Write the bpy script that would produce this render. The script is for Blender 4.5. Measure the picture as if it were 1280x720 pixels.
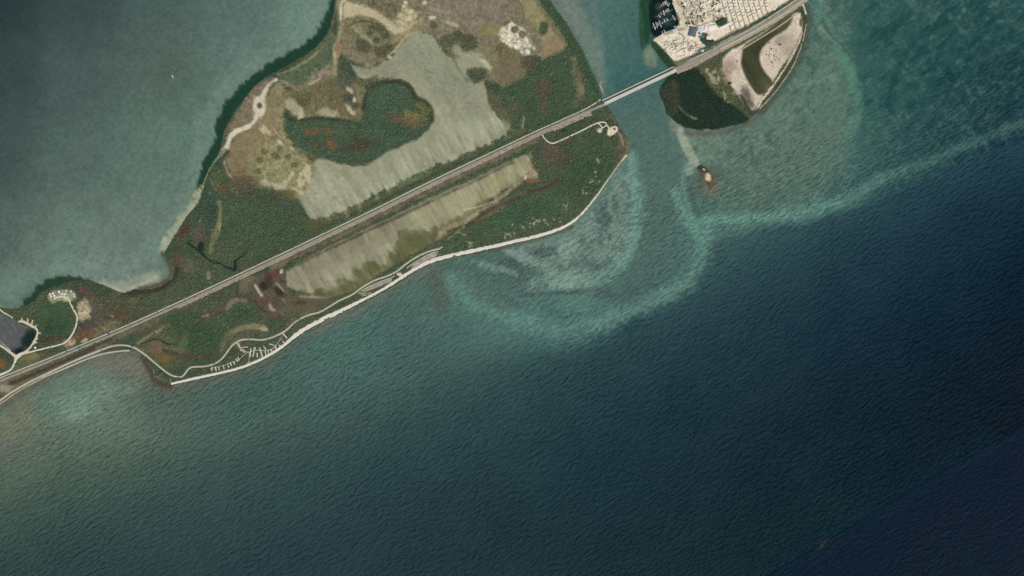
import bpy, bmesh, math, random
import numpy as np
from mathutils import Vector, Matrix
random.seed(7)
for o in list(bpy.data.objects): bpy.data.objects.remove(o)
SC = bpy.context.scene
COL = SC.collection
R = math.radians
PX = 3.0                                   # metres of ground per map unit (1280 x 720 units in view)
# ------------------------------------------------------------------ camera, sky, sun, exposure
cam = bpy.data.objects.new('camera', bpy.data.cameras.new('camera')); COL.objects.link(cam)
cam.data.lens = 100; cam.data.sensor_width = 36
cam.location = (0, 0, 100/36*1280*PX); cam.rotation_euler = (0, 0, 0)
cam.data.clip_start = 10; cam.data.clip_end = 200000
SC.camera = cam
SUN_EL, SUN_AZ = R(52), R(140)             # azimuth clockwise from north (+y): sun in the south-east
w = bpy.data.worlds.new('World'); SC.world = w; w.use_nodes = True
nt = w.node_tree; bg = nt.nodes['Background']
sky = nt.nodes.new('ShaderNodeTexSky'); sky.sky_type = 'NISHITA'; sky.sun_disc = False
sky.sun_elevation = SUN_EL; sky.sun_rotation = SUN_AZ
nt.links.new(sky.outputs[0], bg.inputs[0]); bg.inputs[1].default_value = 0.06
sl = bpy.data.lights.new('sun', 'SUN'); sl.energy = 3.2; sl.angle = R(0.5); sl.color = (1, .965, .91)
sun = bpy.data.objects.new('sun', sl); COL.objects.link(sun)
sd = Vector((math.sin(SUN_AZ)*math.cos(SUN_EL), math.cos(SUN_AZ)*math.cos(SUN_EL), math.sin(SUN_EL)))
sun.rotation_euler = sd.to_track_quat('Z', 'Y').to_euler(); sun.location = (0, 0, 3000)
vs = SC.view_settings; vs.view_transform = 'Standard'; vs.look = 'None'; vs.exposure = 0; vs.gamma = 1
KL = 1.05                                  # light leaving a white sheet in this light (colour = photo / KL)
# ------------------------------------------------------------------ helpers: objects
def tag(o, label=None, cat=None, group=None, kind=None):
    if label: o['label'] = label
    if cat: o['category'] = cat
    if group: o['group'] = group
    if kind: o['kind'] = kind
    return o
def W(x, y, z=0.0): return Vector(((x-640)*PX, (360-y)*PX, z))
def empty(name, loc, rz=0, parent=None):
    o = bpy.data.objects.new(name, None); COL.objects.link(o); o.location = loc; o.rotation_euler = (0, 0, rz)
    o.empty_display_size = 1
    return o
def link(name, me, mat=None, parent=None):
    o = bpy.data.objects.new(name, me); COL.objects.link(o)
    if mat and not me.materials: me.materials.append(mat)
    if parent: o.parent = parent
    return o
def copy_tree(o, loc, rz, parent=None):
    c = o.copy(); COL.objects.link(c)
    if parent: c.parent = parent
    for ch in o.children: copy_tree(ch, None, 0, c)
    return c
class MB:
    def __init__(s): s.v = []; s.f = []
    def add(s, vs, fs):
        n = len(s.v); s.v += [tuple(v) for v in vs]; s.f += [tuple(i+n for i in f) for f in fs]; return s
    def box(s, x0, x1, y0, y1, z0, z1, tx=0, ty=0):      # tx, ty pull the top in
        return s.add([(x0,y0,z0),(x1,y0,z0),(x1,y1,z0),(x0,y1,z0),(x0+tx,y0+ty,z1),(x1-tx,y0+ty,z1),(x1-tx,y1-ty,z1),(x0+tx,y1-ty,z1)],
                     [(0,3,2,1),(4,5,6,7),(0,1,5,4),(1,2,6,5),(2,3,7,6),(3,0,4,7)])
    def tube(s, a, b, ra, rb, n=6):
        a, b = Vector(a), Vector(b); d = (b-a).normalized(); u = d.orthogonal().normalized(); v = d.cross(u)
        ring = lambda c, r: [c+(u*math.cos(2*math.pi*i/n)+v*math.sin(2*math.pi*i/n))*r for i in range(n)]
        return s.add(ring(a, ra)+ring(b, rb), [(i,(i+1)%n,n+(i+1)%n,n+i) for i in range(n)]+[tuple(range(n))[::-1], tuple(range(n,2*n))])
    def mesh(s, name):
        me = bpy.data.meshes.new(name); me.from_pydata(s.v, [], s.f); me.update(); return me
    def build(s, name, mat, parent=None): return link(name, s.mesh(name), mat, parent)
def fast_mesh(name, V, F, col=None, extra=None, smooth=True):
    V = np.ascontiguousarray(V, np.float32); F = np.ascontiguousarray(F, np.int32); k = F.shape[1]
    me = bpy.data.meshes.new(name); me.vertices.add(len(V)); me.vertices.foreach_set('co', V.ravel())
    me.loops.add(F.size); me.loops.foreach_set('vertex_index', F.ravel()); me.polygons.add(len(F))
    me.polygons.foreach_set('loop_start', np.arange(0, F.size, k, dtype=np.int32))
    me.polygons.foreach_set('use_smooth', np.full(len(F), smooth))
    me.update(calc_edges=True)
    if col is not None:
        a = me.color_attributes.new('col', 'FLOAT_COLOR', 'POINT')
        c4 = np.ones((len(V), 4), np.float32); c4[:, :3] = col; a.data.foreach_set('color', c4.ravel())
    for nme, arr in (extra or {}).items():
        a = me.attributes.new(nme, 'FLOAT', 'POINT'); a.data.foreach_set('value', np.ascontiguousarray(arr, np.float32).ravel())
    return me
# ------------------------------------------------------------------ helpers: materials
def lin(c):
    c = np.asarray(c, float)/255
    return np.where(c <= .04045, c/12.92, ((c+.055)/1.055)**2.4)
def nodes(name):
    m = bpy.data.materials.new(name); m.use_nodes = True; t = m.node_tree
    return m, t, t.nodes['Principled BSDF'], t.nodes.new, t.links.new
def mat_flat(name, rgb, rough=.8, var=.18, scale=.25, metal=0, k=None):
    m, t, b, N, Lk = nodes(name); c = lin(rgb)/(k or KL)
    b.inputs['Roughness'].default_value = rough; b.inputs['Metallic'].default_value = metal
    tc = N('ShaderNodeTexCoord'); nz = N('ShaderNodeTexNoise'); nz.inputs['Scale'].default_value = scale; nz.inputs['Detail'].default_value = 4
    mr = N('ShaderNodeMapRange'); mr.inputs[1].default_value = .3; mr.inputs[2].default_value = .7; mr.inputs[3].default_value = 1-var; mr.inputs[4].default_value = 1+var
    mx = N('ShaderNodeVectorMath'); mx.operation = 'SCALE'; mx.inputs[0].default_value = tuple(c)
    Lk(tc.outputs['Object'], nz.inputs['Vector']); Lk(nz.outputs[0], mr.inputs[0]); Lk(mr.outputs[0], mx.inputs['Scale']); Lk(mx.outputs[0], b.inputs['Base Color'])
    return m
def mat_attr(name, rough=.95, var=.15, scale=.12, spec=.2):
    m, t, b, N, Lk = nodes(name); b.inputs['Roughness'].default_value = rough; b.inputs['Specular IOR Level'].default_value = spec
    at = N('ShaderNodeAttribute'); at.attribute_name = 'col'
    tc = N('ShaderNodeTexCoord'); nz = N('ShaderNodeTexNoise'); nz.inputs['Scale'].default_value = scale; nz.inputs['Detail'].default_value = 3; nz.inputs['Roughness'].default_value = .65
    mr = N('ShaderNodeMapRange'); mr.inputs[1].default_value = .3; mr.inputs[2].default_value = .7; mr.inputs[3].default_value = 1-var; mr.inputs[4].default_value = 1+var
    mx = N('ShaderNodeVectorMath'); mx.operation = 'SCALE'
    Lk(tc.outputs['Object'], nz.inputs['Vector']); Lk(nz.outputs[0], mr.inputs[0]); Lk(at.outputs['Color'], mx.inputs[0]); Lk(mr.outputs[0], mx.inputs['Scale']); Lk(mx.outputs[0], b.inputs['Base Color'])
    return m
def mat_sea(name):
    m, t, b, N, Lk = nodes(name)
    b.inputs['Roughness'].default_value = .5; b.inputs['IOR'].default_value = 1.33; b.inputs['Specular IOR Level'].default_value = .12
    at = N('ShaderNodeAttribute'); at.attribute_name = 'col'; wv = N('ShaderNodeAttribute'); wv.attribute_name = 'wave'
    tc = N('ShaderNodeTexCoord')
    hs = []
    # swell crests run lower-left to upper-right; two crossing trains of short-crested waves and a fine chop
    for ang, lx, ly, amp, det in ((30, 26, 12.5, 1.35, 3), (50, 15, 8, .7, 3), (12, 7, 5, .3, 2)):
        mp = N('ShaderNodeMapping'); mp.vector_type = 'TEXTURE'
        mp.inputs['Rotation'].default_value = (0, 0, R(ang)); mp.inputs['Scale'].default_value = (lx, ly, 30)
        nz = N('ShaderNodeTexNoise'); nz.inputs['Scale'].default_value = 1; nz.inputs['Detail'].default_value = det; nz.inputs['Roughness'].default_value = .5; nz.inputs['Distortion'].default_value = .15
        mu = N('ShaderNodeMath'); mu.operation = 'MULTIPLY'; mu.inputs[1].default_value = amp
        Lk(tc.outputs['Object'], mp.inputs['Vector']); Lk(mp.outputs[0], nz.inputs['Vector']); Lk(nz.outputs[0], mu.inputs[0]); hs.append(mu)
    a1 = N('ShaderNodeMath'); a2 = N('ShaderNodeMath'); Lk(hs[0].outputs[0], a1.inputs[0]); Lk(hs[1].outputs[0], a1.inputs[1]); Lk(a1.outputs[0], a2.inputs[0]); Lk(hs[2].outputs[0], a2.inputs[1])
    hw = N('ShaderNodeMath'); hw.operation = 'MULTIPLY'; Lk(a2.outputs[0], hw.inputs[0]); Lk(wv.outputs['Fac'], hw.inputs[1])
    bp = N('ShaderNodeBump'); bp.inputs['Strength'].default_value = 1; bp.inputs['Distance'].default_value = 6.2
    Lk(hw.outputs[0], bp.inputs['Height']); Lk(bp.outputs[0], b.inputs['Normal'])
    # suspended silt and seagrass: fine mottling of the water's own colour
    nz = N('ShaderNodeTexNoise'); nz.inputs['Scale'].default_value = .14; nz.inputs['Detail'].default_value = 4; nz.inputs['Roughness'].default_value = .7
    mr = N('ShaderNodeMapRange'); mr.inputs[1].default_value = .3; mr.inputs[2].default_value = .7; mr.inputs[3].default_value = .9; mr.inputs[4].default_value = 1.1
    mx = N('ShaderNodeVectorMath'); mx.operation = 'SCALE'
    Lk(tc.outputs['Object'], nz.inputs['Vector']); Lk(nz.outputs[0], mr.inputs[0]); Lk(at.outputs['Color'], mx.inputs[0]); Lk(mr.outputs[0], mx.inputs['Scale']); Lk(mx.outputs[0], b.inputs['Base Color'])
    return m
# ------------------------------------------------------------------ the map: ground cover and water colour of every place
X0, Y0, GW, GH = -120, -120, 1520, 960
gx, gy = np.meshgrid(np.arange(GW, dtype=np.float32)+X0, np.arange(GH, dtype=np.float32)+Y0)
_rs = np.random.RandomState(11); _tab = _rs.rand(256, 256).astype(np.float32)
def vnoise(u, v):
    iu = np.floor(u); iv = np.floor(v); fu = u-iu; fv = v-iv; iu = iu.astype(np.int32); iv = iv.astype(np.int32)
    fu = fu*fu*(3-2*fu); fv = fv*fv*(3-2*fv)
    a = _tab[iv & 255, iu & 255]; b = _tab[iv & 255, (iu+1) & 255]; c = _tab[(iv+1) & 255, iu & 255]; d = _tab[(iv+1) & 255, (iu+1) & 255]
    return (a+(b-a)*fu)*(1-fv)+(c+(d-c)*fu)*fv
def fbm(sx, sy=None, ang=0, octv=3, seed=0, gain=.55):
    sy = sy or sx; ca, sa = math.cos(R(ang)), math.sin(R(ang))
    u = (gx*ca-gy*sa)/sx+seed*17.3; v = (gx*sa+gy*ca)/sy+seed*31.7     # ang: degrees above the x axis, y down
    s = 0; a = 1; tot = 0
    for i in range(octv): s = s+a*vnoise(u*2**i+i*5.1, v*2**i+i*9.7); tot += a; a *= gain
    return (s/tot*2-1)*1.6
NZ4 = fbm(4.5, octv=3, seed=1); NZ12 = fbm(12, octv=4, seed=2); NZ40 = fbm(40, octv=4, seed=3); NZ100 = fbm(110, octv=4, seed=4)
FINE = fbm(2.2, octv=2, seed=5)
TEETH = fbm(26, 3.6, ang=-62, octv=2, seed=6)     # streaks running to the lower right
TEETH2 = fbm(30, 4.0, ang=120, octv=2, seed=8)    # steeper streaks, same family
PLUME = fbm(34, 5.0, ang=62, octv=3, seed=9)      # drift streaks in the bay
def sm(x): x = np.clip(x, 0, 1); return x*x*(3-2*x)
def chaikin(p, closed, n=1):
    for _ in range(n):
        q = []; m = len(p)
        for i in range(m if closed else m-1):
            a, b = p[i], p[(i+1) % m]
            q += [(a[0]*.75+b[0]*.25, a[1]*.75+b[1]*.25), (a[0]*.25+b[0]*.75, a[1]*.25+b[1]*.75)]
        p = q if closed else [p[0]]+q+[p[-1]]
    return p
def window(pts, pad):
    xs = [q[0] for q in pts]; ys = [q[1] for q in pts]
    x0 = int(max(0, math.floor(min(xs)-pad)-X0)); x1 = int(min(GW, math.ceil(max(xs)+pad)-X0+1))
    y0 = int(max(0, math.floor(min(ys)-pad)-Y0)); y1 = int(min(GH, math.ceil(max(ys)+pad)-Y0+1))
    return slice(y0, y1), slice(x0, x1)
def seg_d2(x, y, a, b):
    ex, ey = b[0]-a[0], b[1]-a[1]; L2 = ex*ex+ey*ey+1e-9
    t = np.clip(((x-a[0])*ex+(y-a[1])*ey)/L2, 0, 1); return (x-a[0]-t*ex)**2+(y-a[1]-t*ey)**2
def sdf_poly(pts, win):
    x = gx[win]; y = gy[win]; d = np.full(x.shape, 1e9, np.float32); ins = np.zeros(x.shape, bool); n = len(pts)
    for i in range(n):
        a, b = pts[i], pts[(i+1) % n]; d = np.minimum(d, seg_d2(x, y, a, b))
        if a[1] != b[1]:
            c = ((a[1] > y) != (b[1] > y)) & (x < (b[0]-a[0])*(y-a[1])/(b[1]-a[1])+a[0]); ins ^= c
    return np.where(ins, 1, -1)*np.sqrt(d)
def sdf_line(pts, win):
    x = gx[win]; y = gy[win]; d = np.full(x.shape, 1e9, np.float32)
    for a, b in zip(pts[:-1], pts[1:]): d = np.minimum(d, seg_d2(x, y, a, b))
    return -np.sqrt(d)
S = np.zeros((GH, GW, 3), np.float32)      # water colour
L = np.zeros((GH, GW, 3), np.float32)      # land cover colour
VEG = np.zeros((GH, GW), np.float32)       # how thickly shrubs and mangroves grow
SAND = np.zeros((GH, GW), np.float32)
def lay(A, win, mask, col, veg=None, sp=0, mul=False):
    m = mask[..., None]; c = np.asarray(col, np.float32)
    if sp:                                  # speckled cover: two tones broken up by fine noise
        c = c*(1+sp*np.clip(FINE[win]+.5*NZ4[win], -1.3, 1.3))[..., None]
    A[win] = A[win]*(1-m)+c*m
    if veg is not None: VEG[win] = VEG[win]*(1-mask)+veg*mask
def poly(A, pts, col, f=1.2, warp=1.5, al=1., veg=None, sp=0, teeth=0, ch=1, T=None):
    pts = chaikin(pts, True, ch); win = window(pts, f+abs(warp)*2+abs(teeth)*2+2); d = sdf_poly(pts, win)
    d = d+warp*(.6*NZ4[win]+.6*NZ12[win])
    if teeth: d = d+teeth*(TEETH if T is None else T)[win]
    lay(A, win, sm(d/(2*f)+.5)*al, col, veg, sp); return d
def blob(A, x, y, rx, ry, col, rot=0, f=.35, warp=.25, al=1., veg=None, sp=0):
    r = max(rx, ry)*1.6+3; win = window([(x-r, y-r), (x+r, y+r)], 0); c, s = math.cos(R(rot)), math.sin(R(rot))
    dx = gx[win]-x; dy = gy[win]-y; u = (dx*c-dy*s)/rx; v = (dx*s+dy*c)/ry; d = 1-np.sqrt(u*u+v*v)
    d = d+warp*(.6*NZ4[win]+.7*NZ12[win]); lay(A, win, sm(d/(2*f)+.5)*al, col, veg, sp)
def stroke(A, pts, wd, col, f=.8, warp=.5, al=1., veg=None, sp=0, ch=1):
    pts = chaikin(pts, False, ch); win = window(pts, wd+f+abs(warp)*2+2); d = sdf_line(pts, win)+wd/2+warp*(.7*NZ4[win]+.5*NZ12[win])
    lay(A, win, sm(d/(2*f)+.5)*al, col, veg, sp)
# --- outlines
MAIN = [(-110,560),(-60,530),(0,502),(12,494),(28,483),(50,470),(75,456),(100,446),(125,440),(150,438),(165,437),(176,441),(184,452),(190,460),(192,471),(203,472),(213,478),(225,478),(245,473),(270,468),(300,462),(325,451),(345,439),(362,426),(385,413),(410,398.5),(440,385.5),(455,378),(470,371),(490,359.5),(508,347.5),(522,337.5),(538,329.5),(555,324),(580,318.5),(605,313.5),(635,304),(665,297),(690,290),(710,282),(725,272),(736,260),(746,246),(760,226),(773,208),(784,196),(789,186),(786,175),(778,163),(770,148),(764,138),(757,131),(752,125),(751,113),(747,103),(740,90),(733,74),(727,60),(720,50),(712,35),(700,18),(690,5),(684,-10),(672,-110),(428,-110),(424,-20),(419,0),(416,20),(412,35),(405,48),(395,58),(385,67),(372,74),(358,82),(348,88),(338,93),(325,100),(312,114),(303,128),(290,142),(284,155),(278,168),(277,185),(272,195),(266,202),(261,212),(256,222),(252,235),(249,246),(245,258),(237,266),(230,275),(224,285),(218,296),(211,306),(205,316),(207,322),(212,328),(218,336),(217,346),(209,354),(200,359),(188,362),(178,363),(168,361),(160,366),(153,367),(140,361),(128,356),(117,352),(105,350),(92,350),(80,353),(68,358),(57,362),(48,368),(44,376),(36,380),(25,386),(12,386),(0,384),(-110,370)]
BASIN = [(-110,340),(-60,368),(0,391),(8,396),(20,402),(30,407),(42,411),(46,416),(45,424),(38,434),(30,441),(22,445),(15,441),(8,436),(0,430),(-60,395),(-110,380)]
EAST = [(850,-110),(846,-50),(838,-6),(843,12),(850,28),(843,35),(832,40),(822,46),(816,48),(813,55),(818,62),(824,69),(829,77),(834,84),(838,88),(836,93),(830,100),(826,107),(824,115),(826,122),(830,130),(832,140),(838,147),(848,155),(858,160),(870,162),(885,164),(898,161),(912,158),(925,155),(937,152),(942,145),(949,138),(959,127),(969,115),(979,103),(987,91),(994,79),(1001,66),(1005,52),(1009,35),(1009,18),(1005,6),(1001,-3),(1010,-40),(1060,-110)]
ISLET = [(869,211),(875,206),(882,209),(887,213),(892,220),(893,230),(889,237),(884,233),(881,224),(876,217)]
FULL = (slice(0, GH), slice(0, GW))
def outline(pts, warp=.8):
    p = chaikin(pts, True, 2); win = window(p, 40); d = sdf_poly(p, win)+warp*(.5*NZ4[win]+.6*NZ12[win])
    out = np.full((GH, GW), -60., np.float32); out[win] = d; return out
D_main = np.minimum(outline(MAIN), -outline(BASIN, .4)); D_east = outline(EAST, .6); D_islet = outline(ISLET, .5)
# --- water colour, from depth and bottom: scattered soundings blended, then banks, bars and grass beds
PTS = """0,0,50,66,70;100,0,62,80,82;200,0,75,96,94;300,0,84,110,104;390,10,104,134,120;0,100,58,76,78;100,100,74,94,93;216,95,80,99,90;300,70,94,118,110;250,125,86,112,102
0,200,64,82,82;100,200,80,102,97;200,200,88,116,106;240,180,92,122,108;0,300,80,98,94;100,300,98,120,108;180,300,108,132,116;50,340,98,118,106;130,340,116,134,116;200,270,104,128,112;0,365,92,112,100
20,535,110,122,100;90,518,112,138,118;130,495,108,132,114;160,460,112,116,98;200,490,88,106,92;10,600,82,108,88;60,560,94,120,100;100,620,74,101,88;0,700,62,84,80;150,700,52,74,76;300,520,76,104,94;300,620,60,84,84;300,710,46,66,70
430,430,82,116,104;500,470,74,104,98;500,560,56,80,82;560,535,56,80,80;500,700,40,60,66;640,520,44,68,74;640,640,34,54,64;700,460,46,72,78;800,420,40,64,72;900,400,34,58,68;900,560,28,48,58;780,620,28,48,56
1000,350,34,58,70;1100,300,31,54,68;1200,250,26,45,60;1270,200,26,45,60;1270,330,20,38,53;1100,500,25,46,56;1000,600,23,42,51;900,700,24,43,50;1200,480,20,38,52;1040,550,24,44,54
1012,30,84,114,100;1030,100,82,120,102;960,180,94,126,108;960,220,76,112,102;900,260,90,128,112;1060,150,72,114,100;1100,50,46,86,80;1100,120,50,92,86;1180,60,42,80,78;1180,130,40,76,78;1270,30,42,80,80;1270,100,34,64,70;1200,180,36,66,72;1150,200,46,84,86;1050,240,66,106,102;1000,265,82,128,116
700,10,108,122,112;760,20,80,116,108;740,60,88,122,112;790,50,64,102,96;770,90,68,110,104;820,90,64,106,100;800,130,82,110,100;830,200,84,110,100;850,280,84,112,102;800,170,86,114,102;740,290,108,132,116;700,330,100,124,110;850,330,78,108,100;880,300,84,126,116
790,330,84,112,102;720,370,96,138,124;650,400,84,126,114;700,420,72,110,104;600,370,84,122,110;560,350,86,112,100;620,340,84,108,98;830,-20,60,96,92;1010,-60,60,100,92;870,190,100,130,112;920,200,84,116,104"""
pts = np.array([[float(q) for q in t.split(',')] for t in PTS.replace('\n', ';').split(';')], np.float32)
bayp = pts[:, 0]*.75+pts[:, 1] < 385; pts[bayp, 2:] += np.array((2, 5, 0), np.float32)+(np.clip((pts[bayp, 0]*.8+pts[bayp, 1]-190)/200, -1, 1)*np.array([[5, 7, 5]]).T).T.astype(np.float32)
cs = 6; cxs, cys = np.meshgrid(np.arange(0, GW+cs, cs)+X0, np.arange(0, GH+cs, cs)+Y0)
wx = cxs+0; num = np.zeros(cxs.shape+(3,)); den = np.zeros(cxs.shape)
for px, py, r, g, b in pts:
    ww = 1/((wx-px)**2+(cys-py)**2+34**2)**1.8; num += ww[..., None]*np.array((r, g, b)); den += ww
CO = num/den[..., None]
def up(A, x, y, s, x0=X0, y0=Y0):           # bilinear look-up
    u = np.clip((x-x0)/s, 0, A.shape[1]-1.001); v = np.clip((y-y0)/s, 0, A.shape[0]-1.001)
    iu = u.astype(int); iv = v.astype(int); fu = u-iu; fv = v-iv
    if A.ndim == 3: fu = fu[..., None]; fv = fv[..., None]
    return (A[iv, iu]*(1-fu)+A[iv, iu+1]*fu)*(1-fv)+(A[iv+1, iu]*(1-fu)+A[iv+1, iu+1]*fu)*fv
S[:] = up(CO, gx+5*NZ12+9*NZ40, gy+5*NZ12-8*NZ40, cs)
# the open ocean deepens evenly to the south-east: one smooth fit of the soundings out there
oc = pts[(pts[:, 1] > 535-.42*np.minimum(pts[:, 0], 900)) & (pts[:, 1] > 240) & (pts[:, 2] < 90) & ((pts[:, 1] > 470) | (pts[:, 0] > 760))]
def quad(x, y): x = x/1000; y = y/500; return np.stack([np.ones_like(x), x, y, x*x, x*y, y*y], -1)
cf = np.linalg.lstsq(quad(oc[:, 0], oc[:, 1]), np.log(oc[:, 2:5]), rcond=None)[0]
OCEAN = np.exp(np.clip(quad(np.clip(gx, -40, 1330)+5*NZ40, np.clip(gy, 100, 780)+3*NZ40)@cf, 2.6, 4.7))*np.array((1.05, 1.015, .99))
yl = np.interp(gx, [-120, 300, 420, 500, 620, 700, 760, 860, 880, 960, 1010, 1060, 1100, 1150, 1210, 1290, 1400], [540, 535, 500, 460, 440, 434, 420, 366, 300, 281, 276, 262, 246, 222, 198, 165, 120])+4*NZ12
wl = np.interp(gx, [-120, 500, 700, 850, 900, 1400], [70, 60, 40, 24, 12, 14])
mo = sm((gy-yl)/wl+.3)[..., None]; S[:] = S*(1-mo)+OCEAN*mo
# turquoise banks and channels
TQ = (104,146,130)
stroke(S, [(786,196),(794,225),(796,255),(792,290),(784,318),(768,336),(745,346),(715,352),(690,356)], 17, (114,156,138), f=8, warp=5, al=.85, sp=.03)
stroke(S, [(558,352),(585,372),(620,386),(660,402),(690,412),(730,408),(770,396),(800,382),(835,366),(860,350),(874,325),(882,296)], 20, (98,142,126), f=10, warp=6, al=.85, sp=.03)
stroke(S, [(680,425),(700,430),(730,420)], 20, (80,120,110), f=12, warp=5, al=.6)
stroke(S, [(866,276),(900,275),(945,272),(985,268),(1020,262),(1050,254),(1075,242),(1095,228),(1120,215),(1160,202),(1210,180),(1290,150)], 12, (94,140,126), f=6, warp=3, al=.45)
stroke(S, [(864,277),(900,275),(945,272),(985,268),(1020,260),(1050,252)], 10, (106,154,136), f=5, warp=4, al=.8, sp=.03)
stroke(S, [(1050,252),(1075,240),(1100,225),(1130,210)], 8, (80,124,116), f=5, warp=3, al=.7)
stroke(S, [(845,240),(852,262),(862,282),(876,300),(884,290),(882,275)], 10, (104,150,134), f=5, warp=4.5, al=.8, sp=.03)
# mosaic seam: the darker tile beyond it, painted as deeper water
poly(S, [(955,722),(1115,626),(1285,526),(1420,448),(1420,900),(640,900)], (4,31,47), f=1.5, warp=1.0, al=.93)
stroke(S, [(985,700),(1115,622),(1230,556)], 30, (24,46,58), f=16, warp=3, al=.35)
poly(S, [(640,305),(690,292),(722,276),(750,244),(782,206),(786,250),(776,310),(750,335),(690,345),(650,330)], (122,146,130), f=8, warp=9, al=.8, sp=.05)
# seagrass beds (dark) and bare sand (pale) on the flats
for x, y, rx, ry, rot, a in ((752,268,12,24,0,.7),(770,262,6,18,10,.5),(735,300,18,14,0,.5),(672,318,26,10,14,.7),(650,345,22,10,0,.6),(712,330,20,8,10,.4),(740,336,10,12,0,.6),(640,330,28,7,12,.6),(700,366,44,3,4,.7),(760,368,20,4,0,.6),(620,376,30,8,-14,.45)):
    blob(S, x, y, rx, ry, (78,98,92), rot, f=.4, warp=1.0, al=min(1, a*1.15), sp=.08)
blob(S, 548, 362, 11, 30, (88,98,88), 8, f=.6, warp=.5, al=.75); blob(S, 470, 375, 55, 9, (98,112,98), 31, f=.6, warp=.5, al=.7)
for x, y, rx, ry, rot in ((712,306,14,12,0),(708,318,7,13,0),(660,322,26,6,-28),(735,290,10,16,-10),(648,318,14,5,-30),(617,335,34,4,-16),(690,352,28,7,0),(725,345,20,8,0)):
    blob(S, x, y, rx, ry, (130,158,141), rot, f=.7, warp=1.0, al=.62)
stroke(S, [(676,298),(700,292),(720,280),(738,262),(752,242),(766,222),(780,205)], 12, (104,134,118), f=6, warp=3, al=.6)
stroke(S, [(782,186),(776,168),(768,150)], 9, (88,122,106), f=3, warp=1, al=.7)
# bank round the eastern key: marl flat, mottled with grass
poly(S, [(842,156),(860,164),(900,164),(936,156),(960,134),(985,100),(1003,66),(1012,20),(1030,10),(1045,50),(1058,90),(1068,130),(1060,180),(1045,230),(1010,255),(960,262),(900,262),(870,250),(858,215),(850,190)], (100,124,106), f=14, warp=10, al=.75)
mm = (1-mo[..., 0])*sm((D_east+95)/70)*sm((gx-858)/10)*sm((272-gy)/14)*sm((gx-850)/30)
patch = sm((fbm(9, 5, ang=40, octv=4, seed=21)+.5*NZ40+.1)*1.5+.1)
S[:] = S*(1-(mm*.6*patch)[..., None])+np.array((62,92,84))*(mm*.6*patch)[..., None]
vein = sm(1-np.abs(fbm(17, 8, ang=52, octv=4, seed=31))*5)*mm*.4; S[:] = S*(1-vein[..., None])+np.array((126,150,128))*vein[..., None]
patch2 = sm((fbm(11, 6, ang=-50, octv=4, seed=22)-.1)*1.6)*mm*.45
S[:] = S*(1-patch2[..., None])+np.array((120,148,126))*patch2[..., None]
stroke(S, [(1020,8),(1030,30),(1042,52),(1056,75),(1066,100),(1074,125),(1070,150),(1062,165)], 13, (88,134,114), f=4, warp=4, al=.8)
stroke(S, [(1028,26),(1036,42),(1048,56),(1058,64)], 5, (60,92,82), f=3, warp=1, al=.7)
stroke(S, [(1026,34),(1038,48),(1052,60)], 3, (132,146,122), f=2, warp=1, al=.7)
stroke(S, [(1142,52),(1126,78),(1118,100),(1112,118)], 7, (34,70,68), f=4, warp=3, al=.7); stroke(S, [(1110,130),(1116,140)], 8, (38,70,70), f=3, warp=2, al=.7)
blob(S, 1187, 92, 5, 12, (30,64,66), 25, al=.7); blob(S, 1142, 108, 8, 6, (36,70,70), al=.6); blob(S, 1170, 105, 9, 7, (36,70,70), al=.5)
mm2 = (1-mo[..., 0])*sm((gx-1055)/40)*sm((200-gy)/80)
dark = sm(fbm(24, 7, ang=38, octv=4, seed=23)*1.2+.2)*mm2*.45
S[:] = S*(1-dark[..., None])+np.array((26,58,62))*dark[..., None]
mm3 = sm((gx-1120)/60)*sm((60-gy)/50); reef = sm((fbm(10, 6, ang=30, octv=4, seed=24)-.25)*2)*mm3*.8
S[:] = S*(1-reef[..., None])+np.array((84,120,104))*reef[..., None]
poly(S, [(845,158),(851,157),(857,166),(862,178),(870,192),(876,206),(866,210),(860,199),(852,184),(847,170)], (152,168,142), f=2, warp=1.2, al=.95)
poly(S, [(858,166),(880,166),(900,168),(905,185),(895,205),(880,206),(868,190)], (112,136,114), f=5, warp=6, al=.6, sp=.06)
blob(S, 868, 228, 10, 16, (84,104,98), 0, f=.5, warp=.6, al=.6); blob(S, 862, 212, 6, 8, (138,162,138), 0, al=.8)
blob(S, 886, 226, 12, 17, (96,96,82), -10, f=.5, warp=.3, al=.8); blob(S, 888, 236, 9, 9, (122,118,98), 0, al=.7)
stroke(S, [(833,100),(829,112),(832,128),(838,142),(846,156)], 6, (118,140,122), f=2.5, warp=1, al=.7); blob(S, 843, 155, 6, 9, (130,128,110), -30, al=.8)
stroke(S, [(858,166),(880,168),(905,164),(930,158),(944,148),(956,136)], 7, (104,100,90), f=3, warp=1.5, al=.75)
stroke(S, [(950,142),(972,118),(990,92),(1004,66),(1011,40),(1012,18),(1004,0)], 7, (78,86,74), f=3.5, warp=1.2, al=.75)
stroke(S, [(855,205),(852,225),(856,245),(862,262),(870,280)], 5, (112,150,132), f=3, warp=3, al=.55)
stroke(S, [(862,236),(866,250),(872,268)], 6, (70,100,92), f=3, warp=3, al=.7)
blob(S, 806, 24, 7.5, 42, (40,72,50), 0, f=.2, warp=.05)
poly(S, [(812,-20),(838,-20),(848,10),(856,30),(845,40),(826,46),(814,46),(811,20)], (25,36,38), f=1.5, warp=.5)
blob(S, 838, 26, 7, 9, (36,62,54), 20, al=.8)
poly(S, [(813,46),(822,50),(832,70),(842,84),(836,86),(828,76),(818,62)], (40,66,48), f=2, warp=.8)
blob(S, 813, 73, 8.5, 15, (118,136,114), 14, f=.35, warp=.15); blob(S, 814, 79, 4, 5, (122,124,108), 0, al=.8)
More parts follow.
